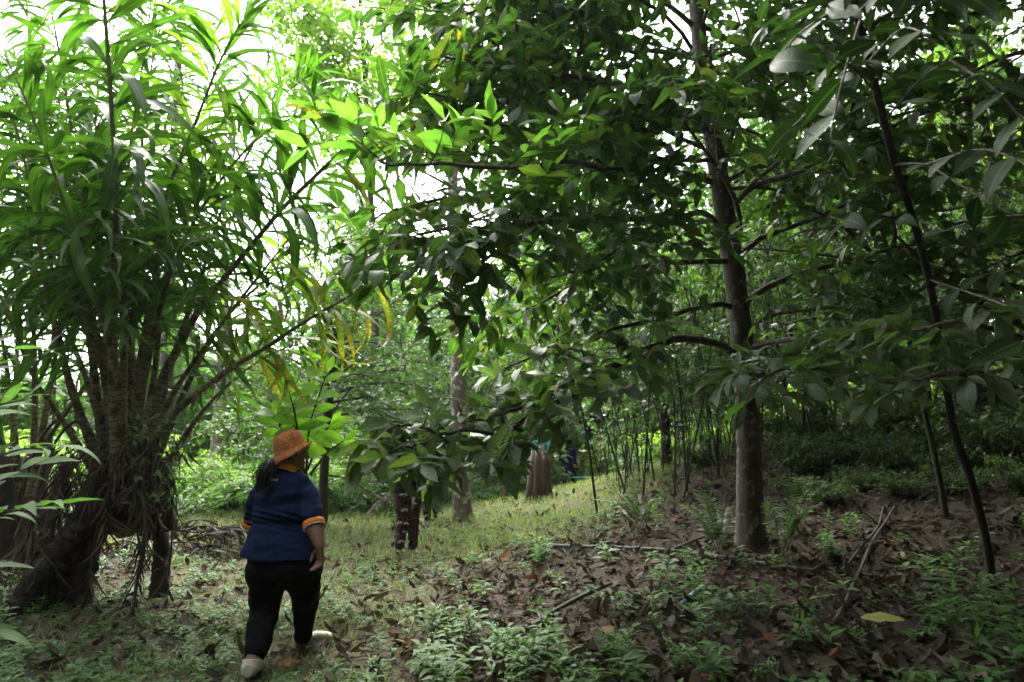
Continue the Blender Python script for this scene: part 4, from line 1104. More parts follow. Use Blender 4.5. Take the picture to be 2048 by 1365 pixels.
# bright sapling behind the woman's hat
s0 = P(625, 1120, 6.6); s0[2] = H(s0[0], s0[1])
sap = thing('sapling', s0, 'young sapling with big bright yellow green leaves just behind the orange hat', 'sapling')
mb, lv = MB(), Leaves()
for pl in [[(628, 1120, 6.6), (612, 980, 6.5), (592, 860, 6.4), (588, 800, 6.35)], [(612, 960, 6.5), (618, 860, 6.4), (640, 785, 6.3), (655, 745, 6.3)], [(610, 950, 6.4), (590, 830, 6.3), (575, 775, 6.25)], [(610, 960, 6.5), (570, 880, 6.5), (552, 830, 6.5)], [(620, 950, 6.5), (655, 905, 6.4), (690, 880, 6.35)], [(615, 940, 6.5), (640, 880, 6.6), (662, 850, 6.6)]]:
    pts = catmull([P(*q) for q in pl], 6)
    if pl[0][1] > 1000: pts[0] = s0
    tube(mb, pts, np.linspace(0.012, 0.004, len(pts)), 6)
    c2 = arclen(pts)
    q, sd = (0.66 if pl[0][1] > 1000 else 0.45), 1
    while q <= 1.001:
        pp, tt = sample(pts, c2, q * c2[-1])
        sd = -sd
        lv.add(pp, nrm(A([sd * 1.0, rng.normal(0, 0.25), rng.uniform(-0.4, 0.35)]) + tt * 0.4), nrm(A([0, -1.0, 0.55]) + 0.3 * rvec()), rng.uniform(0.19, 0.27), int(rng.integers(0, 3)))
        q += 0.065 if pl[0][1] < 1000 else 0.04
    lv.add(pts[-1], nrm(tt + 0.2 * rvec()), nrm(A([0, -1, 0.4])), 0.17, 0)
mb.build('stem', M['thin_bark'], sap)
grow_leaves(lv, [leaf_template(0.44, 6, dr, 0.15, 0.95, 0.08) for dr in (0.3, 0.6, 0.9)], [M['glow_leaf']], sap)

# near plant at the left edge with big soft leaves
n0 = on_ground(-90, 1330, 3.0) if False else A([-2.9, 3.3, H(-2.9, 3.3)])
npl = thing('broadleaf_shrub', n0, 'near shrub with long pale green leaves reaching in from the left edge', 'shrub')
mb, lv = MB(), Leaves()
LONG = [leaf_template(0.26, 7, dr, 0.18, 0.75, 0.06) for dr in (0.35, 0.8, 1.2)]
WIDE = [leaf_template(0.55, 6, dr, 0.15, 0.8, 0.06) for dr in (0.5, 0.9)]
for pl, k, m in [([(-120, 1150, 3.2), (-60, 960, 3.1), (20, 905, 3.0), (100, 895, 2.95)], 9, 0), ([(-120, 1160, 3.2), (-40, 1050, 3.05), (40, 1020, 2.95), (110, 1010, 2.9)], 9, 0), ([(-130, 1150, 3.2), (-80, 850, 3.1), (-40, 740, 3.0), (20, 700, 2.95)], 7, 1),
                 ([(-130, 1150, 3.2), (-70, 1000, 3.1), (0, 960, 3.3), (70, 930, 3.4)], 8, 0), ([(-120, 1250, 3.2), (-60, 1150, 3.1), (-20, 1130, 3.05)], 6, 0), ([(-120, 1250, 3.2), (-70, 1270, 3.0), (-20, 1265, 2.9)], 5, 0), ([(-100, 900, 3.3), (-20, 820, 3.3), (50, 800, 3.3)], 6, 0)]:
    pts = catmull([P(*q) for q in pl], 6)
    tube(mb, pts, np.linspace(0.009, 0.003, len(pts)), 5)
    c2 = arclen(pts)
    for j, q in enumerate(np.linspace(0.4, 1, k)):
        pp, tt = sample(pts, c2, q * c2[-1])
        sd = 1 if j % 2 else -1
        ls = nrm(np.cross(tt, Z) + 1e-6)
        lv.add(pp, nrm(tt * 1.1 + ls * sd * 0.5 + Z * rng.normal(-0.05, 0.25)), nrm(Z + A([0, -0.5, 0]) + 0.4 * rvec()), rng.uniform(0.17, 0.25) if m == 0 else rng.uniform(0.22, 0.28), int(rng.integers(0, 3)))
st0 = catmull([n0 - Z * 0.05, n0 + A([-0.02, 0, 0.5]), n0 + A([-0.05, 0, 1.4])], 5)
tube(mb, st0, np.linspace(0.02, 0.01, len(st0)), 6)
mb.build('stem', M['thin_bark'], npl)
grow_leaves(lv, LONG, [M['herb_leaf']], npl)

# fern-like sprays by the big trunk
def fern(px, py, d, tips, label):
    b0 = P(px, py, d); b0[2] = H(b0[0], b0[1])
    root = thing('fern', b0, label, 'fern')
    mb, lv = MB(), Leaves()
    for t in tips:
        e = P(*t)
        pts = catmull([b0, b0 * 0.5 + e * 0.5 + Z * 0.12, e], 8)
        tube(mb, pts, np.linspace(0.006, 0.002, len(pts)), 4)
        c2 = arclen(pts)
        for q in np.linspace(0.3, 1, 20):
            pp, tt = sample(pts, c2, q * c2[-1])
            ls = nrm(np.cross(tt, Z) + 1e-6)
            for sd in (-1, 1): lv.add(pp, nrm(tt * 0.4 + ls * sd + Z * 0.1), nrm(Z + 0.15 * rvec()), 0.12 * (1.15 - 0.7 * abs(q - 0.45)), int(rng.integers(0, 2)))
    mb.build('stalks', M['rachis'], root)
    grow_leaves(lv, HERB, [M['tree_leaf']], root, name='leaflet', rest='leaflets')
fern(1440, 1070, 6.6, [(1450, 1020, 6.5), (1400, 985, 6.4), (1425, 1000, 6.8), (1370, 1010, 6.3)], 'dark feathery fern at the left foot of the big trunk')
fern(1560, 1070, 6.4, [(1610, 985, 6.2), (1540, 1010, 5.9), (1640, 1010, 6.3), (1590, 960, 6.6)], 'feathery fern right of the big trunk in the shade')
fern(1290, 1060, 8.2, [(1230, 985, 8.0), (1190, 1000, 7.8), (1310, 1000, 8.2), (1260, 960, 8.5)], 'small fern between the stump and the big trunk')
fern(1650, 930, 10.5, [(1580, 900, 10.2), (1620, 880, 10.5), (1700, 890, 10.3)], 'fern on the dark slope behind the big trunk')

# ---------------------------------------------------------------- ground cover
def world_scatter(n, y0, y1, bias=1.6):
    y = y0 + (y1 - y0) * rng.random(n) ** bias
    x = rng.uniform(-1, 1, n) * (0.82 * y + 0.6)
    return x, y
def flat_up(x, y):
    e = 0.15
    gx = (height(x + e, y) - height(x - e, y)) / (2 * e); gy = (height(x, y + e) - height(x, y - e)) / (2 * e)
    return nrm(np.stack([-gx, -gy, np.ones_like(gx)], -1))

# fallen leaves
x, y = world_scatter(25000, 2.6, 15, 1.5)
gsy = grassy(x, y)
keep = rng.random(len(x)) < np.where(gsy > 0.5, 0.38, 1.0)
x, y = x[keep], y[keep]
n = len(x)
up = flat_up(x, y)
z = height(x, y) + rng.uniform(0.008, 0.045, n)
az = rng.uniform(0, 6.28, n)
d = np.stack([np.cos(az), np.sin(az), rng.normal(0, 0.22, n)], -1)
u = nrm(up + 0.30 * rng.normal(size=(n, 3)))
Ls = 0.045 + 0.135 * rng.random(n) ** 1.7
lv = Leaves()
for i in range(n): lv.add(A([x[i], y[i], z[i]]), d[i], u[i], Ls[i], int(rng.integers(0, 5)) + (5 if rng.random() < 0.03 else 0))
grow_leaves(lv, DEAD, [M['dead_leaf'], M['orange_leaf']], ground, name='dead_leaf', rest='leaf_litter')

# crumbs and twigs among the litter
x, y = world_scatter(22000, 2.6, 11, 1.5)
n = len(x)
mb = MB()
scatter(mb, FAR, np.stack([x, y, height(x, y) + rng.uniform(0.003, 0.02, n)], -1), basis(rng.normal(size=(n, 3)) * [1, 1, 0.25], nrm(rng.normal(size=(n, 3)) * 0.3 + [0, 0, 1])), rng.uniform(0.012, 0.045, n), rng.random(n))
tag(mb.build('leaf_crumbs', M['dead_leaf'], kind='stuff'), 'broken bits of dry leaves on the ground')
mb = MB()
x, y = world_scatter(420, 2.7, 11, 1.4)
for i in range(420):
    az = rng.uniform(0, 6.28); ln = rng.uniform(0.08, 0.4)
    xs = x[i] + np.linspace(-.5, .5, 4) * ln * math.cos(az) + rng.normal(0, .012, 4); ys = y[i] + np.linspace(-.5, .5, 4) * ln * math.sin(az) + rng.normal(0, .012, 4)
    tube(mb, np.stack([xs, ys, height(xs, ys) + rng.uniform(0.01, 0.035)], -1), np.linspace(0.005, 0.002, 4), 4)
tag(mb.build('twig_litter', M['stick'], kind='stuff'), 'small dry twigs on the ground')

# grass
x, y = world_scatter(150000, 2.8, 19, 1.2)
patch = smooth(-1.3, 0.6, np.sin(x * 3.7 + 2.1 * np.sin(y * 2.9)) + np.sin(y * 4.3 + 1.7 * np.sin(x * 2.2 + 1)) * 0.8 + 0.25 + np.where(y > 8.5, 0.6, 0))
keep = rng.random(len(x)) < patch * np.where(y < 8, 0.62, 1.0) * np.clip(grassy(x, y) * (0.5 + 0.5 * np.sin(x * 2.3 + 1.7 * np.sin(y * 1.3)) * np.sin(y * 1.9)) + np.where((y > 8.5), 0.25 * grassy(x, y), 0) + 0.03 + 0.2 * grassy(x - 1.2, y), 0, 1)
x, y = x[keep], y[keep]
n = len(x)
az = rng.uniform(0, 6.28, n)
d = np.stack([np.cos(az) * 0.5, np.sin(az) * 0.5, rng.uniform(0.5, 1.3, n)], -1)
u = np.stack([-np.cos(az), -np.sin(az), np.full(n, 0.6)], -1)
S = rng.uniform(0.05, 0.15, n) * np.where(y > 8, 1.5, 1)
pos = np.stack([x, y, height(x, y) - 0.004], -1)
kk = rng.integers(0, 3, n)
mb = MB()
for t in range(3): scatter(mb, BLADE[t], pos[kk == t], basis(d, u)[kk == t], S[kk == t], rng.random((kk == t).sum()))
tag(mb.build('grass', M['grass'], kind='stuff'), 'short grass along the track and under the trees')

# small broad-leaved weeds
def herb(hgt, pairs, Lf, tilt, ratio_idx=(0, 1), branches=1):
    mb = MB()
    for bi in range(branches):
        az = bi * 2.3 + rng.uniform(0, 0.8)
        lean = A([math.cos(az), math.sin(az), 0]) * (0.25 if branches > 1 else 0.1) * hgt
        pts = catmull([A([0, 0, -0.02]), lean * 0.5 + Z * hgt * 0.55, lean + Z * hgt], 3)
        tube(mb, pts, np.linspace(0.0028, 0.0012, len(pts)), 3, cap=False, tint=0.5)
        c2 = arclen(pts)
        ps, ds, us, ss = [], [], [], []
        for j in range(pairs):
            q = 0.3 + 0.7 * (j + 1) / pairs
            pp, tt = sample(pts, c2, q * c2[-1])
            for sd in (0, math.pi):
                a = j * 1.6 + sd + rng.normal(0, 0.3)
                ps.append(pp); ds.append(A([math.cos(a), math.sin(a), tilt + rng.normal(0, 0.15)])); us.append(Z + 0.25 * rvec()); ss.append(Lf * rng.uniform(0.7, 1.15) * (1.1 - 0.4 * abs(q - 0.6)))
        B = basis(A(ds), A(us))
        scatter(mb, HERB[bi % 2], A(ps), B, ss, rng.random(len(ps)) * 0.3)
    return mb
herbs = [herb(0.09, 3, 0.065, 0.2, branches=3), herb(0.15, 4, 0.09, 0.2, branches=2), herb(0.05, 2, 0.05, 0.1, branches=5), herb(0.20, 5, 0.12, 0.25, branches=2), herb(0.12, 3, 0.12, 0.4, branches=1), herb(0.24, 6, 0.085, 0.5, branches=3)]
def as_tpl(mb): return np.vstack(mb.V), np.vstack(mb.Q), None, np.vstack(mb.U)
HT = [as_tpl(h) for h in herbs]
x, y = world_scatter(14000, 2.7, 16, 1.6)
clump = 0.5 + 0.5 * np.sin(x * 2.1 + 2 * np.sin(y * 0.9 + 1)) * np.sin(y * 2.6 + 1.3 * np.sin(x * 1.4))
gr = grassy(x, y)
shade = smooth(1.2, 4.0, x - 0.25 * (y - 4)) * smooth(4.6, 6.0, y)
near_left = (1 - smooth(-2.6, -0.9, x)) * (1 - smooth(6.0, 8.0, y)) + 0.5 * (1 - smooth(3.9, 5.2, y))
pr = np.clip((0.12 + 0.88 * clump ** 2.2) * (0.33 + 0.62 * gr) * (1 - 0.75 * shade) * (1 + 0.9 * near_left) + 0.25 * near_left * (x < -1.2), 0, 1)
feet = (np.hypot(x - P(500, 1345, 4.3)[0], y - 4.25) < 0.26) | (np.hypot(x - P(620, 1290, 4.85)[0], y - 4.8) < 0.24)
keep = (rng.random(len(x)) < pr) & ~feet
x, y = x[keep], y[keep]
n = len(x)
S = rng.uniform(0.55, 1.15, n)
kk = rng.choice(6, n, p=[0.26, 0.2, 0.26, 0.1, 0.12, 0.06])
kk = np.where((gr[keep] > 0.6) & (kk >= 3), 0, kk)
S = np.where(gr[keep] > 0.6, S * 0.7, S)
az = rng.uniform(0, 6.28, n)
Bz = np.zeros((n, 3, 3)); Bz[:, 0, 0] = np.cos(az); Bz[:, 0, 1] = -np.sin(az); Bz[:, 1, 0] = np.sin(az); Bz[:, 1, 1] = np.cos(az); Bz[:, 2, 2] = 1
pos = np.stack([x, y, height(x, y)], -1)
px_, py_, f_ = project(pos)
inw = (px_ > 0) & (px_ < 2048) & (py_ < 1380)
score = np.where(inw, S * A([0.10, 0.16, 0.07, 0.2, 0.13, 0.24])[kk] / np.maximum(f_, 0.5), 0)
big = np.argsort(-score)[:140]
isb = np.zeros(n, bool); isb[big] = True
hm = [h.mesh('weed', M['herb_leaf']) for h in herbs]
WL = ['low spreading weed', 'weed with paired leaves', 'small creeping weed', 'tall leafy weed', 'single stalked broad leaved weed', 'branching narrow leaved weed']
for i in big:
    o = bpy.data.objects.new('weed', hm[kk[i]])
    COL.objects.link(o)
    o.location = pos[i]; o.rotation_euler = (0, 0, az[i]); o.scale = (S[i],) * 3
    qx, qy = px_[i], py_[i]
    tag(o, WL[kk[i]] + ', ' + ('below the palm clump at the left' if qx < 420 else "by the woman's feet" if qx < 690 else 'right of the woman' if qx < 900 else 'beside the grey pipe at the bottom' if qx < 1200 else 'around the rusty orange leaf' if qx < 1360 else 'left of the crossed sticks' if qx < 1600 else 'left of the yellow leaf' if qx < 1730 else 'by the yellow leaf' if qx < 1850 else 'in the bottom right corner'), 'weed', 'weeds along the bottom of the view')
mb = MB()
for t in range(6):
    s = (kk == t) & ~isb
    if s.any(): scatter(mb, HT[t], pos[s], Bz[s], S[s], rng.random(s.sum()))
tag(mb.build('ground_cover', M['herb_leaf'], kind='stuff'), 'green weeds covering the ground')

# a few plants and leaves one can single out
def plant(px, py, hgt, Lf, label, mat='herb_leaf', pairs=5):
    b0 = on_ground(px, py, 2.6)
    root = thing('seedling', b0, label, 'seedling')
    mb, lv = MB(), Leaves()
    pts = catmull([b0 - Z * 0.02, b0 + A([0.01, 0, hgt * 0.5]), b0 + A([-0.01, -0.01, hgt])], 5)
    tube(mb, pts, np.linspace(0.005, 0.0025, len(pts)), 5)
    c2 = arclen(pts)
    for j in range(pairs):
        q = 0.35 + 0.65 * (j + 1) / pairs
        pp, tt = sample(pts, c2, q * c2[-1])
        for sd in (0, math.pi):
            a = j * 1.57 + sd + rng.normal(0, 0.3)
            lv.add(pp, A([math.cos(a), math.sin(a), 0.25]), nrm(Z + A([0, -0.3, 0]) + 0.2 * rvec()), Lf * rng.uniform(0.8, 1.15) * (1.15 - 0.5 * q), int(rng.integers(0, 3)))
    lv.add(pts[-1], A([0.2, 0.1, 1]), A([0, -1, 0.3]), Lf * 0.6, 0)
    mb.build('stem', M['rachis'], root)
    grow_leaves(lv, BIG, [M[mat]], root)
plant(1915, 1275, 0.26, 0.13, 'light green seedling with broad leaves near the bottom right corner')
plant(1960, 1340, 0.14, 0.14, 'low broad leaved seedling at the very bottom right')
plant(2035, 1250, 0.22, 0.13, 'seedling cut off by the right edge, below the leaning tree', pairs=4)
plant(1080, 1275, 0.20, 0.12, 'pale green seedling in the leaf litter at the bottom centre')
plant(1120, 1200, 0.17, 0.10, 'bluish green seedling right of the lying grey pipe')
plant(1510, 1240, 0.20, 0.11, 'leafy seedling left of the crossed sticks')
plant(1610, 1320, 0.18, 0.11, 'dense leafy seedling at the bottom, left of the yellow leaf')
plant(1660, 1070, 0.2, 0.10, 'small seedling in the shade behind the crossed sticks')
plant(940, 1290, 0.12, 0.09, 'low seedling between the woman and the grey pipe', pairs=4)

def single_leaf(px, py, L, az, mat, label, tpl):
    b0 = on_ground(px, py, 2.6)
    up = flat_up(A([b0[0]]), A([b0[1]]))[0]
    mb = MB()
    B = basis(A([[math.cos(az), math.sin(az), 0.02]]), up[None] + A([[0, -0.35, 0]]))
    scatter(mb, tpl, (b0 + Z * 0.05)[None], B, [L], [0.4])
    o = link('fallen_leaf', mb.mesh('fallen_leaf', M[mat], tint=True))
    return tag(o, label, 'leaf')
single_leaf(1722, 1258, 0.25, -0.55, 'yellow_leaf', 'large pale yellow fallen leaf at the bottom right', leaf_template(0.42, 7, 0.25, 0.1, 0.8, 0.12))
single_leaf(1790, 1285, 0.24, 0.1, 'dead_leaf', 'large dark brown leaf just behind the yellow leaf', leaf_template(0.6, 6, 0.3, 0.1, 0.85, 0.2))
single_leaf(1205, 1275, 0.15, -1.2, 'orange_leaf', 'rusty orange leaf on bare soil left of the blue pipe piece', leaf_template(0.5, 5, 0.3, 0.12, 0.85, 0.1))
single_leaf(1005, 1135, 0.22, 1.2, 'orange_leaf', 'curled rusty leaf standing up in the litter at the centre', leaf_template(0.5, 6, -1.2, 0.5, 0.85, 0.2))
single_leaf(790, 1330, 0.2, 0.5, 'orange_leaf', 'curled red brown leaf near the bottom, right of the woman', leaf_template(0.5, 6, -1.4, 0.6, 0.85, 0.25))
single_leaf(548, 1352, 0.16, 0.4, 'orange_leaf', 'reddish leaf lying right of the nearer cream shoe at the bottom edge', leaf_template(0.5, 6, 0.2, 0.15, 0.85, 0.15))

# pipes and sticks lying on the slope
def lying(name, pxs, r, mat, label, cat, lift=0.5, sides=8, bends=0.0):
    pts = catmull([on_ground(a, b, 2.6) for a, b in pxs], 8)
    pts[:, 2] = height(pts[:, 0], pts[:, 1]) + r * (1 + lift) + 0.012
    pts[:, 2] = np.convolve(np.pad(pts[:, 2], 4, 'edge'), np.ones(9) / 9, 'valid')
    mb = MB(); tube(mb, pts, np.full(len(pts), r) * (1 + bends * rng.normal(size=len(pts))), sides)
    return tag(mb.build(name, M[mat]), label, cat)
lying('water_pipe', [(1065, 1095), (1160, 1100), (1340, 1114), (1500, 1134), (1620, 1152), (1770, 1168), (1935, 1180)], 0.021, 'pipe', 'long grey water pipe lying across the litter in front of the big trunk', 'pipe', 0.2)
lying('water_pipe', [(925, 1352), (1000, 1305), (1080, 1255), (1150, 1215), (1222, 1178)], 0.018, 'pipe', 'grey pipe running up from the bottom edge through the weeds', 'pipe', 0.9)
lying('pipe_piece', [(1362, 1226), (1384, 1207), (1406, 1188)], 0.017, 'blue_pipe', 'short pale blue piece of pipe lying left of the sticks', 'pipe', 1.4)
lying('stick', [(1672, 1262), (1690, 1225), (1715, 1165), (1740, 1105), (1768, 1060), (1790, 1022)], 0.014, 'stick', 'long grey stick crossing the water pipe, nearest of the crossed sticks', 'stick', 1.5, 7, 0.08)
lying('stick', [(1678, 1160), (1720, 1110), (1755, 1070), (1768, 1018)], 0.012, 'stick', 'thinner stick behind the long one, right of the big trunk', 'stick', 1.8, 7, 0.08)
lying('stick', [(1340, 1112), (1380, 1095), (1432, 1074)], 0.014, 'stick', 'short stick rising from the water pipe towards the big trunk', 'stick', 1.6, 6, 0.1)
lying('stick', [(1060, 1094), (1150, 1098), (1245, 1106)], 0.010, 'stick', 'pale thin twig lying in the grass at the centre', 'stick', 2.5, 6, 0.1) if False else None
# pile of dead fronds behind the palm
pp0 = on_ground(385, 1108, 6.0)
pile = thing('dead_frond_pile', pp0, 'pile of dry brown palm fronds on the ground right of the palm clump', 'frond pile')
mb, lv = MB(), Leaves()
for i in range(16):
    az = rng.uniform(-0.4, 0.6) + (math.pi if i % 3 == 0 else 0)
    b0 = pp0 + A([rng.normal(0, 0.3), rng.normal(0, 0.3), 0.05 + 0.018 * i])
    pts = bent_limb(b0, A([math.cos(az), math.sin(az), 0.1]), rng.uniform(0.4, 0.8), 0.15, 0.25)
    tube(mb, pts, np.linspace(0.016, 0.005, len(pts)), 5)
    c2 = arclen(pts)
    for q in np.linspace(0.1, 1, 16):
        p, tt = sample(pts, c2, q * c2[-1])
        for sd in (-1, 1): lv.add(p, nrm(tt + nrm(np.cross(tt, Z)) * sd * 0.8 + 0.3 * rvec() - Z * 0.2), nrm(Z + 0.6 * rvec()), rng.uniform(0.15, 0.35), int(rng.integers(0, 5)))
mb.build('stalk', M['fibre'], pile)
grow_leaves(lv, PALM, [M['dead_frond']], pile, name='dry_leaflet', rest='dry_leaflets', most=150)

# ---------------------------------------------------------------- people
def ring_loft(sections, n=20, sq=1.0):
    """closed loft through ellipses (centre, half axis vector A, half axis vector B)"""
    a = np.linspace(0, 2 * math.pi, n, endpoint=False)
    ca, sa = np.cos(a), np.sin(a)
    ca = np.sign(ca) * np.abs(ca) ** sq; sa = np.sign(sa) * np.abs(sa) ** sq
    V = np.vstack([A(c)[None] + ca[:, None] * A(x)[None] + sa[:, None] * A(y)[None] for c, x, y in sections])
    m = len(sections)
    i = np.arange(m - 1)[:, None] * n; j = np.arange(n)[None]; k = (j + 1) % n
    Q = np.stack([i + j, i + k, i + n + k, i + n + j], -1).reshape(-1, 4)
    V = np.vstack([V, [sections[0][0]], [sections[-1][0]]])
    jj = np.arange(n); kk = (jj + 1) % n
    T = np.vstack([np.stack([np.full(n, m * n), kk, jj], -1), np.stack([np.full(n, m * n + 1), (m - 1) * n + jj, (m - 1) * n + kk], -1)])
    return V, Q, T

def limb_loft(pts, radii, n=12, dens=5, flat=None):
    p = catmull(pts, dens)
    r = np.interp(np.linspace(0, 1, len(p)), np.linspace(0, 1, len(radii)), radii)
    t, Nn, Bn = frames(p)
    secs = []
    for e, sgn in ((0, -1),):
        for f in (0.15, 0.5, 0.8):
            secs.append((p[0] - t[0] * r[0] * math.sqrt(1 - f * f) * 0.9, Nn[0] * r[0] * f, Bn[0] * r[0] * f))
    for i in range(len(p)): secs.append((p[i], Nn[i] * r[i], Bn[i] * r[i]))
    for f in (0.8, 0.5, 0.15):
        secs.append((p[-1] + t[-1] * r[-1] * math.sqrt(1 - f * f) * 0.9, Nn[-1] * r[-1] * f, Bn[-1] * r[-1] * f))
    return ring_loft(secs, n)

def ellipsoid(c, ax, ay, az, n=16, m=9):
    ax, ay, az = A(ax), A(ay), A(az)
    secs = []
    for k in range(m):
        f = -math.cos(math.pi * (k + 0.35) / (m - 0.3))
        s = math.sqrt(max(1 - f * f, 0.0))
        secs.append((A(c) + az * f, ax * s, ay * s))
    return ring_loft(secs, n)

def fuse(name, parts, voxel, mat, parent, smooth_it=3, disp=None):
    """one continuous surface from overlapping closed lofts"""
    mb = MB()
    for V, Q, T in parts: mb.add(V, Q, T)
    me = mb.mesh('tmp', None, tint=False)
    o = bpy.data.objects.new('tmp', me)
    COL.objects.link(o)
    r = o.modifiers.new('r', 'REMESH'); r.mode = 'VOXEL'; r.voxel_size = voxel; r.use_smooth_shade = True
    s = o.modifiers.new('s', 'SMOOTH'); s.iterations = smooth_it; s.factor = 0.5
    dg = bpy.context.evaluated_depsgraph_get()
    out = bpy.data.meshes.new_from_object(o.evaluated_get(dg))
    bpy.data.objects.remove(o)
    bpy.data.meshes.remove(me)
    out.name = name
    if disp is not None:
        co = np.empty(len(out.vertices) * 3, np.float32); out.vertices.foreach_get('co', co)
        no = np.empty(len(out.vertices) * 3, np.float32); out.vertices.foreach_get('normal', no)
        co = disp(co.reshape(-1, 3).astype(float), no.reshape(-1, 3).astype(float))
        out.vertices.foreach_set('co', co.astype(np.float32).ravel())
        out.update()
    out.polygons.foreach_set('use_smooth', np.ones(len(out.polygons), bool))
    out.materials.clear(); out.materials.append(mat)
    return link(name, out, parent)

def hand(wr, d, pn, thumb, s=1.0, curl=0.9):
    """palm, four curled fingers, thumb. d: wrist to knuckles, pn: palm faces this way, thumb: towards the thumb side"""
    d = nrm(d); thumb = nrm(thumb - d * np.dot(thumb, d)); pn = nrm(np.cross(d, thumb)) * np.sign(np.dot(np.cross(d, thumb), pn) + 1e-9)
    parts = [ring_loft([(wr - d * 0.015, thumb * 0.024 * s, pn * 0.018 * s), (wr + d * 0.015 * s, thumb * 0.030 * s, pn * 0.018 * s), (wr + d * 0.05 * s, thumb * 0.038 * s, pn * 0.017 * s), (wr + d * 0.085 * s, thumb * 0.040 * s, pn * 0.015 * s), (wr + d * 0.095 * s, thumb * 0.034 * s, pn * 0.010 * s)], 14)]
    for k, (off, ln) in enumerate([(0.029, 0.070), (0.010, 0.078), (-0.010, 0.072), (-0.028, 0.056)]):
        p = wr + d * 0.083 * s + thumb * off * s
        pts, a = [p - d * 0.02 * s, p], 0.25
        for f in (0.45, 0.32, 0.23):
            a += curl * (0.55 + 0.08 * k)
            p = p + (d * math.cos(a) + pn * math.sin(a)) * ln * f * s
            pts.append(p)
        parts.append(limb_loft(pts, A([0.0095, 0.0095, 0.009, 0.008, 0.007]) * s, 8, 3))
    p = wr + d * 0.02 * s + thumb * 0.024 * s
    p2 = p + nrm(thumb * 0.8 + d * 0.7 + pn * 0.35) * 0.038 * s
    p3 = p2 + nrm(thumb * 0.15 + d * 1.0 + pn * 0.5) * 0.030 * s
    p4 = p3 + nrm(d * 1.0 + pn * 0.6 - thumb * 0.25) * 0.022 * s
    parts.append(limb_loft([p - d * 0.01, p, p2, p3, p4], A([0.013, 0.013, 0.0115, 0.0100, 0.0085]) * s, 8, 3))
    return parts

def head_parts(c, U, F, Rr, s=1.0):
    """skull, jaw, nose, lips, ears; c is the centre of the head"""
    U, F, Rr = nrm(U), nrm(F), nrm(Rr)
    def at(f, r, u): return c + (F * f + Rr * r + U * u) * s
    ps = [ellipsoid(at(-0.008, 0, 0.022), Rr * 0.076 * s, F * 0.096 * s, U * 0.095 * s),
          ring_loft([(at(0.010, 0, 0.04), Rr * 0.066 * s, F * 0.076 * s), (at(0.016, 0, 0.0), Rr * 0.066 * s, F * 0.074 * s), (at(0.022, 0, -0.045), Rr * 0.056 * s, F * 0.064 * s), (at(0.034, 0, -0.085), Rr * 0.040 * s, F * 0.046 * s), (at(0.044, 0, -0.108), Rr * 0.022 * s, F * 0.026 * s)], 16),
          limb_loft([at(0.088, 0, 0.012), at(0.100, 0, -0.012), at(0.108, 0, -0.030)], A([0.008, 0.011, 0.015]) * s, 8, 3),
          ellipsoid(at(0.086, 0, -0.058), Rr * 0.024 * s, F * 0.011 * s, U * 0.007 * s, 10, 6), ellipsoid(at(0.084, 0, -0.070), Rr * 0.021 * s, F * 0.012 * s, U * 0.008 * s, 10, 6),
          ellipsoid(at(0.080, 0, -0.100), Rr * 0.020 * s, F * 0.016 * s, U * 0.014 * s, 10, 6)]
    for sd in (-1, 1):
        ps.append(ellipsoid(at(-0.008, 0.077 * sd, -0.012), Rr * 0.009 * s, F * 0.017 * s, U * 0.030 * s, 10, 6))
        ps.append(ellipsoid(at(0.066, 0.036 * sd, -0.024), Rr * 0.022 * s, F * 0.020 * s, U * 0.018 * s, 10, 6))
        ps.append(ellipsoid(at(0.078, 0.030 * sd, 0.026), Rr * 0.022 * s, F * 0.012 * s, U * 0.008 * s, 10, 6))
    return ps

def face_details(c, U, F, Rr, parent, s=1.0):
    for sd in (-1, 1):
        mb = MB()
        V, Q, T = ellipsoid(c + (F * 0.078 + Rr * 0.031 * sd + U * 0.008) * s, Rr * 0.0135 * s, F * 0.011 * s, U * 0.009 * s, 10, 6)
        mb.add(V, Q, T)
        mb.build('eye', M['hair'], parent)

# --- the woman in navy --------------------------------------------------------------------
D0 = 4.52
Fw = nrm(A([0.33, 1.0, 0])); Rw = A([Fw[1], -Fw[0], 0])
fl = P(494, 1350, 4.36); fl[2] = H(fl[0], fl[1]) 
wo = thing('person', P(560, 1330, D0) * A([1, 1, 0]) + A([0, 0, H(P(560, 1330, D0)[0], D0)]), 'woman in fuzzy orange bucket hat, navy polo shirt, black trousers and cream clogs walking away', 'person')
px1 = D0 / FPX * 1.01
def sec(cx, cy, hw, depth, dd=0.0):
    return (P(cx, cy, D0 + dd), Rw * hw * px1 / 0.93, Fw * depth)
# head: turned to the right
hF = nrm(A([0.86, 0.52, -0.05])); hR = nrm(np.cross(hF, Z)); hU = nrm(np.cross(hR, hF))
hc = P(583, 905, D0 - 0.0)
neck0, neck1 = P(574, 945, D0), P(580, 915, D0)
shR, shL = P(611, 970, D0 - 0.02), P(523, 972, D0 + 0.02)
elR, wrR = P(627, 1046, D0 - 0.13), P(640, 1092, D0 - 0.20)
elL, wrL = P(504, 1045, D0 + 0.12), P(515, 1090, D0 + 0.34)
hipR, hipL = P(602, 1125, D0 + 0.04), P(534, 1125, D0 - 0.02)
knR, anR = P(611, 1210, D0 + 0.26), P(603, 1288, D0 + 0.32)
knL, anL = P(528, 1225, D0 + 0.02), P(505, 1325, D0 - 0.19)
heelR, toeR = P(592, 1300, D0 + 0.32), P(655, 1280, D0 + 0.42)
heelL, toeL = P(497, 1348, D0 - 0.25), P(516, 1338, D0 - 0.02)
for q in (heelR, toeR, heelL, toeL): q[2] = max(q[2], H(q[0], q[1]) + 0.035)
body = head_parts(hc, hU, hF, hR, 1.0)
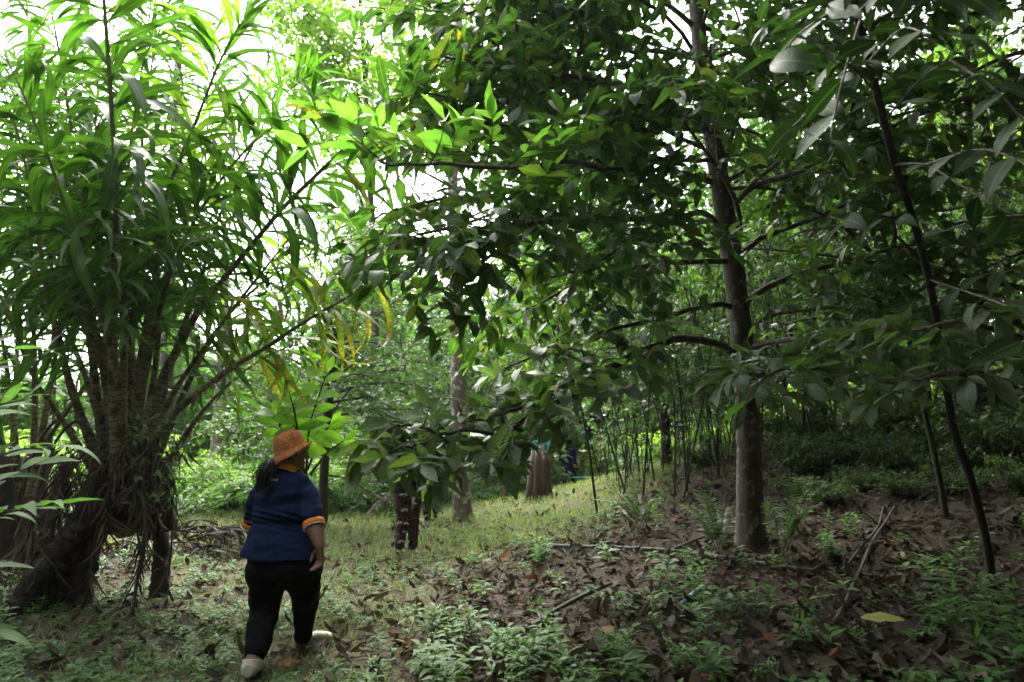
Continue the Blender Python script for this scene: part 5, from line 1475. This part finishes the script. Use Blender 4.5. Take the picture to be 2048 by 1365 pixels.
body += [limb_loft([neck0 - Z * 0.05, neck0, neck1], [0.07, 0.058, 0.055]),
         ring_loft([sec(578, 945, 18, 0.05), sec(568, 972, 34, 0.06), sec(564, 1020, 34, 0.07), sec(563, 1075, 40, 0.09), sec(566, 1125, 44, 0.11), sec(568, 1160, 34, 0.08)], 18)]
for sh, el, wr in ((shR, elR, wrR), (shL, elL, wrL)):
    body.append(limb_loft([sh, sh * 0.5 + el * 0.5, el, el * 0.55 + wr * 0.45, wr], [0.036, 0.046, 0.056, 0.050, 0.032]))
for hp, kn, an, hl, to in ((hipR, knR, anR, heelR, toeR), (hipL, knL, anL, heelL, toeL)):
    body.append(limb_loft([hp, kn, kn * 0.5 + an * 0.5, an, an * 0.4 + (hl * 0.8 + to * 0.2) * 0.6 + Z * 0.015], [0.09, 0.058, 0.056, 0.041, 0.033]))
    body.append(limb_loft([hl * 0.85 + to * 0.15 + Z * 0.03, hl * 0.5 + to * 0.5 + Z * 0.025, hl * 0.15 + to * 0.85 + Z * 0.015], [0.028, 0.030, 0.022]))
hd = nrm(A([0.05, 0.15, -1.0]))
body += hand(wrR, hd, A([-1, 0.1, 0]), A([0.1, 1, 0.1]) * 0.5 + A([-0.5, 0, 0]), 1.08, 0.6)
body += hand(wrL, nrm(A([0.1, 0.4, -1])), A([1, 0.1, 0]), A([0, 1, 0.2]), 0.95, 0.7)
fuse('body', body, 0.0065, M['skin'], wo, 2)
face_details(hc, hU, hF, hR, wo)
# shirt
def wr_disp(scale, amp, zs=1.0, seed=0.0):
    from mathutils import noise
    def f(co, no):
        a = np.fromiter((noise.noise(Vector((c[0] * scale + seed, c[1] * scale, c[2] * scale * zs))) for c in co), float, len(co))
        b = np.fromiter((noise.noise(Vector((c[0] * scale * 2.3 + 5, c[1] * scale * 2.3, c[2] * scale * 2.3 * zs + seed))) for c in co), float, len(co))
        return co + no * ((a + 0.5 * b) * amp)[:, None]
    return f
shirt = [ring_loft([sec(577, 936, 19, 0.062), sec(574, 944, 30, 0.08), sec(570, 954, 46, 0.095), sec(567, 970, 55, 0.115), sec(566, 992, 56, 0.130), sec(564, 1015, 54, 0.138), sec(563, 1036, 54, 0.140), sec(562, 1046, 53, 0.140), sec(562, 1058, 57, 0.155), sec(562, 1078, 66, 0.18), sec(562, 1098, 73, 0.198), sec(562, 1113, 77, 0.205)], 28)]
slR, slL = shR * 0.05 + elR * 0.95, shL * 0.05 + elL * 0.95
shirt.append(limb_loft([shR - A([0.03, 0, 0.01]), shR * 0.6 + elR * 0.4, slR], [0.066, 0.074, 0.066], 16, 6))
shirt.append(limb_loft([shL + A([0.03, 0, -0.01]), shL * 0.6 + elL * 0.4, slL], [0.066, 0.070, 0.062], 16, 6))
def shirt_folds(co, no):
    co = wr_disp(7, 0.010, 2.2)(co, no)
    x, y, f = project(co)
    # horizontal folds gathered at the waist, diagonal ones below the shoulder blade
    w = np.exp(-((y - 1042 - 0.10 * (x - 560)) / 16) ** 2) * np.exp(-((x - 560) / 60) ** 2)
    w2 = np.exp(-((y - 1006 + 0.2 * (x - 570)) / 9) ** 2) * np.exp(-((x - 572) / 30) ** 2)
    ph = np.sin((y - 0.25 * (x - 560)) * 0.55)
    return co + no * (w * ph * 0.016 - w2 * 0.034 - 0.024 * np.exp(-((y - 1046) / 7) ** 2) * np.exp(-((x - 560) / 55) ** 2))[:, None]
sh_o = fuse('polo_shirt', shirt, 0.008, M['navy'], wo, 4, shirt_folds)
def band(name, c, axis, rad, w, mat, parent, ex=1.0, lift=0.0):
    axis = nrm(axis)
    n1 = nrm(np.cross(axis, A([0.3, 1, 0.1]))); n2 = np.cross(axis, n1)
    a = np.linspace(0, 2 * math.pi, 33)[:-1]
    prof = [(-w / 2, rad - 0.004), (-w / 2, rad), (-w / 4, rad + 0.003), (w / 4, rad + 0.003), (w / 2, rad), (w / 2, rad - 0.004)]
    V = np.vstack([c + axis * h + r * (np.cos(a)[:, None] * n1 + np.sin(a)[:, None] * n2 * ex) for h, r in prof])
    n, m = 32, len(prof)
    i = np.arange(m)[:, None] * n; j = np.arange(n)[None]; k = (j + 1) % n; i2 = (np.arange(m)[:, None] + 1) % m * n
    mb = MB().add(V, np.stack([i + j, i + k, i2 + k, i2 + j], -1).reshape(-1, 4))
    return mb.build(name, mat, parent)
for sl, sh, el, r in ((slR, shR, elR, 0.0665), (slL, shL, elL, 0.0635)):
    ax = nrm(el - sh)
    cf = band('sleeve_cuff', sl + ax * 0.022, ax, r, 0.034, M['orange'], sh_o)
    band('trim_line', sl + ax * 0.043, ax, r + 0.001, 0.006, M['white'], cf)
# collar: a folded band round the neck
a = np.linspace(0, 2 * math.pi, 41)[:-1]
cc = P(575, 939, D0)
up_c = nrm(A([0.22, 0.12, 1]))
c1 = nrm(np.cross(up_c, A([0, 1, 0]))); c2_ = np.cross(up_c, c1)
prof = [(-0.012, 0.093), (-0.006, 0.096), (0.026, 0.074), (0.032, 0.070), (0.026, 0.066), (-0.006, 0.070)]
V = np.vstack([cc + up_c * (h - 0.006 * np.cos(a * 2)[:, None]) + r * (np.cos(a)[:, None] * c1 * 1.05 + np.sin(a)[:, None] * c2_ * 0.95) for h, r in prof])
n, m_ = 40, len(prof)
i = np.arange(m_)[:, None] * n; j = np.arange(n)[None]; k = (j + 1) % n; i2 = (np.arange(m_)[:, None] + 1) % m_ * n
MB().add(V, np.stack([i + j, i + k, i2 + k, i2 + j], -1).reshape(-1, 4)).build('collar', M['orange'], sh_o)
# printed word on the back, snapped onto the shirt
def snap_to(o, pts, d, lift=0.003):
    bv = BVHTree.FromObject(o, bpy.context.evaluated_depsgraph_get())
    off = Vector(origin(o))
    out = []
    for p in pts:
        v = nrm(p - CAM)
        h = bv.ray_cast(Vector(CAM) - off, Vector(v))
        hp = A(h[0] + off) if h[0] is not None else p
        out.append(hp - v * lift)
    return A(out)
GLY = {'E': ['###', '#..', '##.', '#..', '###'], 'S': ['###', '#..', '###', '..#', '###'], 'M': ['#.#', '###', '###', '#.#', '#.#'], 'A': ['###', '#.#', '###', '#.#', '#.#'], 'R': ['##.', '#.#', '##.', '#.#', '#.#'], 'T': ['###', '.#.', '.#.', '.#.', '.#.'], 'B': ['##.', '#.#', '##.', '#.#', '##.']}
mb = MB()
cxp = 535.0
for ch in 'BE SMART':
    if ch != ' ':
        for r_, row in enumerate(GLY[ch]):
            for c_, s_ in enumerate(row):
                if s_ == '#':
                    u0, v0 = cxp + c_ * 0.82, 956.5 + r_ * 1.0 + (cxp - 535) * 0.10
                    q = snap_to(sh_o, [P(u0, v0, D0), P(u0 + 0.84, v0, D0), P(u0 + 0.84, v0 + 1.02, D0), P(u0, v0 + 1.02, D0)], D0, 0.002)
                    mb.add(q, [(0, 3, 2, 1)])
    cxp += 2.85 if ch != ' ' else 1.6
mb.build('lettering', M['white'], sh_o, smooth=False)
# trousers
tr = [ring_loft([sec(562, 1085, 58, 0.165), sec(565, 1110, 66, 0.19), sec(568, 1132, 69, 0.19), sec(570, 1148, 66, 0.175), sec(571, 1158, 50, 0.13), sec(571, 1164, 26, 0.07)], 26)]
for q_, dd_ in (((536, 1140), 0.0), ((604, 1140), 0.05)):
    tr.append(ellipsoid(P(q_[0], q_[1], D0 + dd_), Rw * 0.112, Fw * 0.175, Z * 0.15, 18, 10))
hmL, hmR = P(512, 1302, D0 - 0.14), P(606, 1271, D0 + 0.30)
tr.append(limb_loft([hipL + Z * 0.05, P(535, 1160, D0 - 0.01), P(530, 1215, D0 + 0.02), P(521, 1262, D0 - 0.06), hmL], [0.10, 0.117, 0.096, 0.084, 0.072], 18, 6))
tr.append(limb_loft([hipR + Z * 0.05, P(607, 1158, D0 + 0.08), P(611, 1205, D0 + 0.24), P(609, 1240, D0 + 0.28), hmR], [0.10, 0.112, 0.086, 0.072, 0.060], 18, 6))
fuse('trousers', tr, 0.008, M['black'], wo, 10, wr_disp(8, 0.011, 1.4, 3.0))
# clogs
def clog(hl, to, wside, parent, s=1.0):
    ax = to - hl; ln = np.linalg.norm(ax); ax = ax / ln
    upv = nrm(Z - ax * np.dot(Z, ax)); rt = np.cross(ax, upv)
    g = hl - ax * 0.01
    prof = [(-0.012, 0.028, 0.034, 0.032), (0.02, 0.046, 0.046, 0.042), (0.09, 0.046, 0.040, 0.036), (0.15, 0.046, 0.046, 0.040), (0.20, 0.050, 0.040, 0.036), (0.245, 0.040, 0.030, 0.026), (0.262, 0.022, 0.016, 0.014)]
    secs = [(g + ax * x * s + upv * (0.012 + zc * 0.6), rt * w * s, upv * h * s) for x, w, h, zc in prof]
    o = fuse('clog', [ring_loft(secs, 18, 0.85)], 0.006, M['clog'], parent, 2)
    mb = MB()
    a = np.linspace(0, 2 * math.pi, 24, endpoint=False)   # the opening for the foot with its raised rim
    cpos = g + ax * 0.075 * s + upv * 0.058
    for rr, hh in ((1.0, 0.0), (1.0, 0.016), (0.86, 0.016), (0.86, 0.0)):
        pass
    V = np.vstack([cpos + upv * (hh + 0.018 * np.cos(a)[:, None] * -1) + ax * np.cos(a)[:, None] * 0.082 * rr * s + rt * np.sin(a)[:, None] * 0.047 * rr * s for rr, hh in ((1.0, -0.03), (1.05, 0.016), (0.92, 0.018), (0.88, -0.03))])
    i = np.arange(3)[:, None] * 24; j = np.arange(24)[None]; k = (j + 1) % 24
    mb.add(V, np.stack([i + j, i + k, i + 24 + k, i + 24 + j], -1).reshape(-1, 4))
    mb.build('rim', M['clog'], o)
    for q in (0.165, 0.19, 0.215):
        mb = MB()
        c0 = g + ax * q * s + upv * 0.066 - rt * wside * 0.028
        V, Q, T = ellipsoid(c0 - upv * 0.010, ax * 0.006, rt * 0.012, upv * 0.006, 8, 5)
        mb.add(V, Q, T); mb.build('vent_hole', M['clog_hole'], o)
    return o
clog(heelR - Z * 0.012, toeR - Z * 0.012, -1, wo, 0.98)
clog(heelL - Z * 0.012, toeL - Z * 0.012, 1, wo, 1.1)
# hat
hatU = nrm(A([-0.30, 0.05, 1.0])); hatU = nrm(hatU - hF * 0.10)
hx = nrm(hF - hatU * np.dot(hF, hatU)); hy = np.cross(hatU, hx)
hb = P(581, 897, D0)
HS = 0.89
a = np.linspace(0, 2 * math.pi, 64, endpoint=False)
rows = []
for r, h, fl_ in [(0.01, 0.118, 0), (0.04, 0.117, 0), (0.07, 0.110, 0), (0.092, 0.092, 0), (0.103, 0.062, 0), (0.107, 0.030, 0), (0.108, 0.004, 0), (0.117, -0.016, 0.5), (0.131, -0.032, 1), (0.143, -0.044, 1.6), (0.147, -0.052, 1.9), (0.141, -0.058, 1.7), (0.122, -0.042, 1), (0.104, -0.018, 0)]:
    front = np.maximum(np.cos(a), 0) ** 1.5; r, h = r * HS, h * 0.93
    rows.append(hb + (r * np.cos(a))[:, None] * hx * 1.04 + (r * np.sin(a))[:, None] * hy + ((h + 0.030 * fl_ * front - 0.012 * fl_ * np.maximum(-np.cos(a), 0)))[:, None] * hatU)
V = np.vstack(rows)
n, m_ = 64, len(rows)
i = np.arange(m_ - 1)[:, None] * n; j = np.arange(n)[None]; k = (j + 1) % n
Q = np.stack([i + j, i + n + j, i + n + k, i + k], -1).reshape(-1, 4)
cen = V.mean(0)
nn = nrm(V - cen)
from mathutils import noise as mnoise
dv = A([mnoise.noise(Vector(v * 13)) * 0.018 + mnoise.noise(Vector(v * 42)) * 0.005 for v in V])
V = V + nn * dv[:, None]
mb = MB().add(V, Q, [(0, int(b_), int(a_)) for a_, b_ in zip(range(1, 63), range(2, 64))])
hat = mb.build('bucket_hat', M['fleece'], wo)
# fleece fibres
mb = MB()
nf = 9000
qi = rng.integers(0, len(Q), nf)
w = rng.random((nf, 2))
c0, c1_, c2v, c3 = V[Q[qi, 0]], V[Q[qi, 1]], V[Q[qi, 2]], V[Q[qi, 3]]
pb_ = c0 * ((1 - w[:, :1]) * (1 - w[:, 1:])) + c1_ * (w[:, :1] * (1 - w[:, 1:])) + c2v * (w[:, :1] * w[:, 1:]) + c3 * ((1 - w[:, :1]) * w[:, 1:])
fn = nrm(np.cross(c3 - c0, c1_ - c0)); fn = fn * np.sign((fn * (pb_ - hb)).sum(-1, keepdims=True))
sd = nrm(rng.normal(size=(nf, 3)))
tip = pb_ + nrm(fn + 0.7 * rng.normal(size=(nf, 3))) * rng.uniform(0.004, 0.009, nf)[:, None]
VV = np.stack([pb_ + sd * 0.0013, pb_ - sd * 0.0013, tip], 1).reshape(-1, 3)
mb.add(VV, None, np.arange(nf * 3).reshape(-1, 3))
mb.build('fleece_fibres', M['fleece'], hat, kind='stuff', smooth=False)
# hair under the hat and the pony tail
hr = [ellipsoid(hc + hU * 0.012 - hF * 0.020, hR * 0.081, hF * 0.086, hU * 0.080)]
hr.append(limb_loft([P(556, 926, D0 - 0.03), P(541, 931, D0 - 0.10), P(531, 944, D0 - 0.13), P(525, 960, D0 - 0.14), P(523, 974, D0 - 0.13)], [0.030, 0.036, 0.046, 0.040, 0.016], 14, 6))
fuse('pony_tail', hr, 0.006, M['hair'], wo, 2, wr_disp(38, 0.007, 0.35))
mb = MB()
for k in range(160):
    o0 = rvec(0.014)
    pts = catmull([P(552, 927, D0 - 0.05) + o0 * 0.6, P(539, 932, D0 - 0.11) + o0, P(528, 946, D0 - 0.145) + o0 * 1.9 + rvec(0.004), P(523, 962, D0 - 0.15) + o0 * 1.8 + rvec(0.005), P(521 + rng.normal(0, 2), 978 + rng.normal(0, 3), D0 - 0.13) + o0 * 1.2], 3)
    tube(mb, pts, np.linspace(0.0022, 0.0008, len(pts)), 3, cap=False)
mb.build('hair_strands', M['hair'], wo, kind='stuff')

# --- the people farther on ---------------------------------------------------------------
def walker(px, py, d, hgt, heading, label, top, bottom, stride=0.3, shoes='black', hat=None, sleeve=0.9, hem=1.0, wide=1.0, group=None, arm=0.25, bend=0.0, hairlen=0.12, gap=0.09):
    b0 = P(px, py, d); b0[2] = H(b0[0], b0[1])
    Fh = A([math.sin(heading), math.cos(heading), 0]); Rh = A([Fh[1], -Fh[0], 0])
    root = thing('person', b0, label, 'person', group)
    k = hgt / 1.65
    def J(r, f, u): return b0 + (Rh * r + Fh * f) * k + Z * u * k
    w = wide
    hp = 0.86
    tilt = bend
    def T_(r, f, u):   # upper body leans forward by `bend`
        q = u - hp
        return J(r, f + math.sin(tilt) * q, hp + math.cos(tilt) * q)
    hc_ = T_(0, 0.035, 1.535)
    U_ = nrm(T_(0, 0, 1.6) - T_(0, 0, 0.9))
    Fh2 = nrm(Fh - U_ * np.dot(Fh, U_))
    hips = [(J(0.09 * w, 0, hp - .02), J(gap * 1.1, stride * 0.5, 0.46), J(gap, stride * 0.55, 0.08), 1), (J(-0.09 * w, 0, hp - .02), J(-gap * 1.1, stride * 0.05, 0.46), J(-gap, -stride * 0.6, 0.10), -1)]
    arms = [(T_(0.17 * w, 0, 1.34), T_(0.23 * w, -arm * 0.35, 1.07), T_(0.21 * w, arm * 0.3, 0.86), 1), (T_(-0.17 * w, 0, 1.34), T_(-0.23 * w, arm * 0.3, 1.07), T_(-0.21 * w, arm, 0.90), -1)]
    body = head_parts(hc_, U_, Fh2, Rh, k)
    body += [limb_loft([T_(0, 0, 1.33), T_(0, 0.01, 1.40), T_(0, 0.025, 1.47)], A([0.065, 0.052, 0.050]) * k),
             ring_loft([(T_(0, 0, 1.40), Rh * 0.08 * k, Fh2 * 0.055 * k), (T_(0, 0, 1.32), Rh * 0.15 * w * k, Fh2 * 0.08 * k), (T_(0, 0, 1.12), Rh * 0.135 * w * k, Fh2 * 0.09 * w * k), (T_(0, 0, 0.98), Rh * 0.135 * w * k, Fh2 * 0.09 * w * k), (J(0, 0, 0.86), Rh * 0.15 * w * k, Fh * 0.10 * w * k), (J(0, 0, 0.78), Rh * 0.11 * w * k, Fh * 0.08 * k)], 16)]
    for hpj, kn, an, s in hips:
        body.append(limb_loft([hpj, kn, kn * 0.5 + an * 0.5, an], A([0.075, 0.050, 0.048, 0.034]) * k))
        body.append(limb_loft([an - Z * 0.04 * k, an + Fh * 0.09 * k - Z * 0.05 * k, an + Fh * 0.17 * k - Z * 0.055 * k], A([0.034, 0.030, 0.024]) * k))
    for sh, el, wr, s in arms:
        body.append(limb_loft([sh, el, wr], A([0.042, 0.036, 0.025]) * k))
        body += hand(wr, nrm(wr - el), -Rh * s, Fh, k, 0.6)
    fuse('body', body, 0.009, M['skin'], root, 2)
    tp = [ring_loft([(T_(0, 0, 1.41), Rh * 0.075 * k, Fh2 * 0.06 * k), (T_(0, 0, 1.37), Rh * 0.14 * w * k, Fh2 * 0.085 * k), (T_(0, 0, 1.30), Rh * 0.18 * w * k, Fh2 * 0.11 * k), (T_(0, 0, 1.12), Rh * 0.165 * w * k, Fh2 * 0.115 * w * k), (T_(0, 0, 0.98), Rh * 0.165 * w * k, Fh2 * 0.12 * w * k), (J(0, 0, 0.84), Rh * 0.185 * w * k, Fh * 0.135 * w * k), (J(0, 0, 0.80), Rh * 0.185 * w * k, Fh * 0.135 * w * k)], 20)]
    for sh, el, wr, s in arms:
        e = sh + (el - sh) * min(sleeve, 1.0)
        pts_ = [sh, (sh + e) / 2, e] if sleeve <= 1 else [sh, el, el + (wr - el) * (sleeve - 1)]
        tp.append(limb_loft(pts_, A([0.06, 0.058, 0.05]) * k))
    fuse('shirt', tp, 0.012, M[top], root, 3, wr_disp(8, 0.008, 1.6))
    bt = [ring_loft([(J(0, 0, 0.93), Rh * 0.15 * w * k, Fh * 0.11 * w * k), (J(0, 0, 0.84), Rh * 0.175 * w * k, Fh * 0.13 * w * k), (J(0, 0, 0.76), Rh * 0.165 * w * k, Fh * 0.12 * w * k), (J(0, 0, 0.72), Rh * 0.12 * w * k, Fh * 0.09 * k)], 20)]
    for hpj, kn, an, s in hips:
        bt.append(limb_loft([hpj, hpj * 0.5 + kn * 0.5, kn, kn * (1 - 0.88 * hem) + an * 0.88 * hem], A([0.10 * w, 0.095 * w, 0.075 * w, 0.062 * w]) * k, 16, 5))
    to_ = fuse('trousers', bt, 0.010, M[bottom], root, 3, wr_disp(9, 0.008, 1.2, 2.0))
    for hpj, kn, an, s in hips:
        base = an - Z * 0.06 * k
        mb = MB()
        mb.add(*ring_loft([(base - Fh * 0.07 * k, Rh * 0.022 * k, Z * 0.03 * k), (base - Fh * 0.03 * k + Z * .01, Rh * 0.04 * k, Z * 0.045 * k), (base + Fh * 0.07 * k, Rh * 0.045 * k, Z * 0.04 * k), (base + Fh * 0.15 * k - Z * .01, Rh * 0.046 * k, Z * 0.03 * k), (base + Fh * 0.19 * k - Z * .015, Rh * 0.022 * k, Z * 0.015 * k)], 14))
        mb.build('shoe', M[shoes], root)
    hh = [ellipsoid(hc_ + U_ * 0.028 * k - Fh2 * 0.014 * k, Rh * 0.083 * k, Fh2 * 0.098 * k, U_ * 0.092 * k)]
    if hairlen: hh.append(limb_loft([hc_ - Fh2 * 0.06 * k, hc_ - Fh2 * 0.075 * k - U_ * hairlen * 0.6, hc_ - Fh2 * 0.07 * k - U_ * hairlen], A([0.06, 0.05, 0.03]) * k))
    if hat is None:
        fuse('hair', hh, 0.010, M['hair'], root, 2)
    else:
        fuse('hair', hh, 0.010, M['hair'], root, 2)
        c0_ = hc_ + U_ * 0.05 * k
        mb = MB().add(*ring_loft([(c0_ - U_ * 0.02 * k, Rh * 0.095 * k, Fh2 * 0.115 * k), (c0_ + U_ * 0.02 * k, Rh * 0.095 * k, Fh2 * 0.112 * k), (c0_ + U_ * 0.06 * k, Rh * 0.08 * k, Fh2 * 0.095 * k), (c0_ + U_ * 0.082 * k, Rh * 0.045 * k, Fh2 * 0.05 * k)], 20))
        cap = mb.build('cap', M[hat], root)
        mb = MB().add(*ring_loft([(c0_ + Fh2 * 0.08 * k - U_ * .012, Rh * 0.08 * k, U_ * 0.006 * k), (c0_ + Fh2 * 0.14 * k - U_ * .018, Rh * 0.07 * k, U_ * 0.006 * k), (c0_ + Fh2 * 0.18 * k - U_ * .022, Rh * 0.035 * k, U_ * 0.004 * k)], 14))
        mb.build('cap_peak', M[hat], cap)
    return root, to_, J, Fh, Rh, k

# elephant patterned trousers: dark maroon cloth with woven bands
m, N, L = new_mat('patterned_cloth')
tc = N.new('ShaderNodeTexCoord'); sep = N.new('ShaderNodeSeparateXYZ'); L.new(tc.outputs['Object'], sep.inputs[0])
zz = math_node(N, L, 'ADD', sep.outputs[2], math_node(N, L, 'MULTIPLY', noise_tex(N, L, 4, 2, tc.outputs['Object']), 0.05))
per = math_node(N, L, 'FRACT', math_node(N, L, 'MULTIPLY', zz, 7.2))
zone = math_node(N, L, 'GREATER_THAN', per, 0.52)
fine = math_node(N, L, 'GREATER_THAN', math_node(N, L, 'SINE', math_node(N, L, 'MULTIPLY', zz, 330.0)), 0.25)
vn = N.new('ShaderNodeTexVoronoi'); vn.inputs['Scale'].default_value = 42; L.new(tc.outputs['Object'], vn.inputs['Vector'])
dots = math_node(N, L, 'GREATER_THAN', noise_tex(N, L, 60, 2, tc.outputs['Object']), 0.53)
fl_ = math_node(N, L, 'MULTIPLY', zone, math_node(N, L, 'MULTIPLY', dots, math_node(N, L, 'LESS_THAN', vn.outputs[0], 0.45)))
ln_ = math_node(N, L, 'MULTIPLY', math_node(N, L, 'SUBTRACT', 1.0, zone), math_node(N, L, 'MULTIPLY', fine, 0.22))
base_c = ramp(N, [(0.03, 0.013, 0.014), (0.07, 0.027, 0.028)]); L.new(noise_tex(N, L, 12, 3, tc.outputs['Object']), base_c.inputs[0])
c = mixc(N, L, ln_, base_c.outputs[0], (0.20, 0.14, 0.13))
c = mixc(N, L, math_node(N, L, 'MULTIPLY', fl_, 0.6), c, (0.36, 0.30, 0.29))
b = N.new('ShaderNodeBsdfPrincipled'); L.new(c, b.inputs['Base Color']); b.inputs['Roughness'].default_value = 0.9; b.inputs['Specular IOR Level'].default_value = 0.15
o = N.new('ShaderNodeOutputMaterial'); L.new(b.outputs[0], o.inputs[0])
M['patterned'] = m

r2, t2, J2, F2, R2, k2 = walker(812, 1112, 8.7, 1.58, 0.18, 'person in dark maroon trousers printed with white elephants, upper body behind leaves', 'black', 'patterned', 0.12, 'grey_shoe', wide=1.04, hairlen=0.18, gap=0.062)
ELE = A([(-5, 0), (-5, 3), (-6, 4.2), (-7.5, 3), (-8, 0.5), (-7, 0.2), (-6.6, 2), (-5.6, 2.4), (-4.6, 5.5), (-2, 6.6), (2, 6.6), (4.5, 5.6), (5.4, 3.2), (5, 0), (3, 0), (2.8, 2.2), (-1.5, 2.2), (-1.8, 0), (-3.2, 0), (-3.4, 1.8), (-3.8, 0)])
def print_elephant(cx, cy, s, flip=1):
    pts = [P(cx + flip * q[0] * s, cy - q[1] * s, 8.7) for q in ELE]
    q = snap_to(t2, pts, 8.7, 0.004)
    me = bpy.data.meshes.new('elephant_print')
    me.from_pydata([tuple(v) for v in q], [], [tuple(range(len(q)))])
    me.materials.append(M['white_print'])
    return link('elephant_print', me, t2)
M['white_print'] = simple_mat('white_print', [(0.52, 0.48, 0.47), (0.66, 0.62, 0.60)], 60, 0.9)
for cx, cy, s, f in [(808, 992, 1.15, 1), (810, 1024, 1.1, 1), (800, 1048, 0.8, 1), (812, 1050, 0.8, -1), (811, 1066, 0.75, 1), (803, 1086, 0.85, 1), (814, 1086, 0.8, 1), (828, 1010, 0.8, -1)]:
    print_elephant(cx, cy, s, f)
# orange ribbon seen between the leaves at the neck
mb = MB()
cn = J2(0, 0.0, 1.38)
band('scarf', cn, Z, 0.085, 0.06, M['orange'], r2)

walker(862, 1046, 12.3, 1.58, -0.15, 'person all in black with a pale cap, striding behind the patterned trousers', 'black', 'black', 0.62, 'black', hat='white', sleeve=1.9, wide=0.98)
r4, *_ = walker(1022, 1012, 15.5, 1.62, 0.3, 'person in brown trousers with a dark and white top, left of the stump', 'navy', 'brown_cloth', 0.25, 'black', sleeve=0.8)
walker(1084, 1008, 16.5, 1.6, 0.2, 'person in a teal top standing behind the stump', 'teal_cloth', 'black', 0.2, 'black')
r5, t5, J5, F5, R5, k5 = walker(1137, 1006, 19.0, 1.68, 0.5, 'person in dark navy with a yellow shoulder bag, walking beyond the stump', 'navy', 'navy', 0.65, 'black', sleeve=1.9, hat='black', wide=1.05)
mb = MB()
cb = J5(0.24, 0.02, 1.05)
mb.add(*ring_loft([(cb - Z * 0.13, R5 * 0.05, F5 * 0.10), (cb - Z * 0.08, R5 * 0.065, F5 * 0.15), (cb + Z * 0.06, R5 * 0.06, F5 * 0.145), (cb + Z * 0.11, R5 * 0.03, F5 * 0.11)], 14))
bag = tag(mb.build('shoulder_bag', M['yellow_bag']), 'yellow bag carried at the side of the person in dark navy', 'bag')
mb = MB(); tube(mb, catmull([cb + Z * 0.1 + F5 * 0.1, J5(0.10, 0.14, 1.3), J5(-0.10, 0.06, 1.40), J5(-0.05, -0.13, 1.32), cb + Z * 0.1 - F5 * 0.1], 5), 0.012, 5); mb.build('strap', M['yellow_bag'], bag)
walker(1208, 1000, 20.5, 1.62, -0.4, 'person in a red top half hidden by the thin stems', 'red_cloth', 'black', 0.2, 'black', sleeve=0.8)
# teal tub on the crest
tb0 = P(1168, 972, 17.0); tb0[2] = H(tb0[0], tb0[1])
tubr = thing('tub', tb0, 'teal plastic tub standing in the grass beside the person in navy', 'tub')
ph = [(0.20, 0.0), (0.235, 0.30), (0.26, 0.31), (0.26, 0.335), (0.23, 0.335), (0.19, 0.03)]
a = np.linspace(0, 2 * math.pi, 32, endpoint=False)
V = np.vstack([tb0 + A([0, 0, h + 0.02]) + r * np.stack([np.cos(a), np.sin(a), 0 * a], -1) for r, h in ph])
i = np.arange(len(ph) - 1)[:, None] * 32; j = np.arange(32)[None]; k = (j + 1) % 32
mb = MB().add(np.vstack([V, [tb0 + Z * 0.04]]), np.stack([i + j, i + k, i + 32 + k, i + 32 + j], -1).reshape(-1, 4), [(len(V), 160 + q, 160 + (q + 1) % 32) for q in range(32)])
mb.build('shell', M['tub'], tubr)
for sd in (-1, 1):
    mb = MB(); tube(mb, catmull([tb0 + A([0.25 * sd, -0.07, 0.34]), tb0 + A([0.31 * sd, -0.06, 0.33]), tb0 + A([0.31 * sd, 0.06, 0.33]), tb0 + A([0.25 * sd, 0.07, 0.34])], 4), 0.012, 6)
    mb.build('handle', M['tub'], tubr)

# ---------------------------------------------------------------- haze in the air of the clearing
hz = bpy.data.meshes.new('haze')
x0, x1, y0, y1, z0, z1 = -98, 98, -96, 108, -3.5, 34
hv = [(x, y, z) for z in (z0, z1) for y in (y0, y1) for x in (x0, x1)]
hz.from_pydata(hv, [], [(0, 2, 3, 1), (4, 5, 7, 6), (0, 1, 5, 4), (2, 6, 7, 3), (0, 4, 6, 2), (1, 3, 7, 5)])
m, N, L = new_mat('haze')
v = N.new('ShaderNodeVolumePrincipled'); v.inputs['Color'].default_value = (0.86, 0.93, 1.0, 1); v.inputs['Density'].default_value = 0.0004; v.inputs['Anisotropy'].default_value = 0.3
o = N.new('ShaderNodeOutputMaterial'); L.new(v.outputs[0], o.inputs['Volume'])
hz.materials.append(m)
tag(link('haze', hz), kind='stuff')
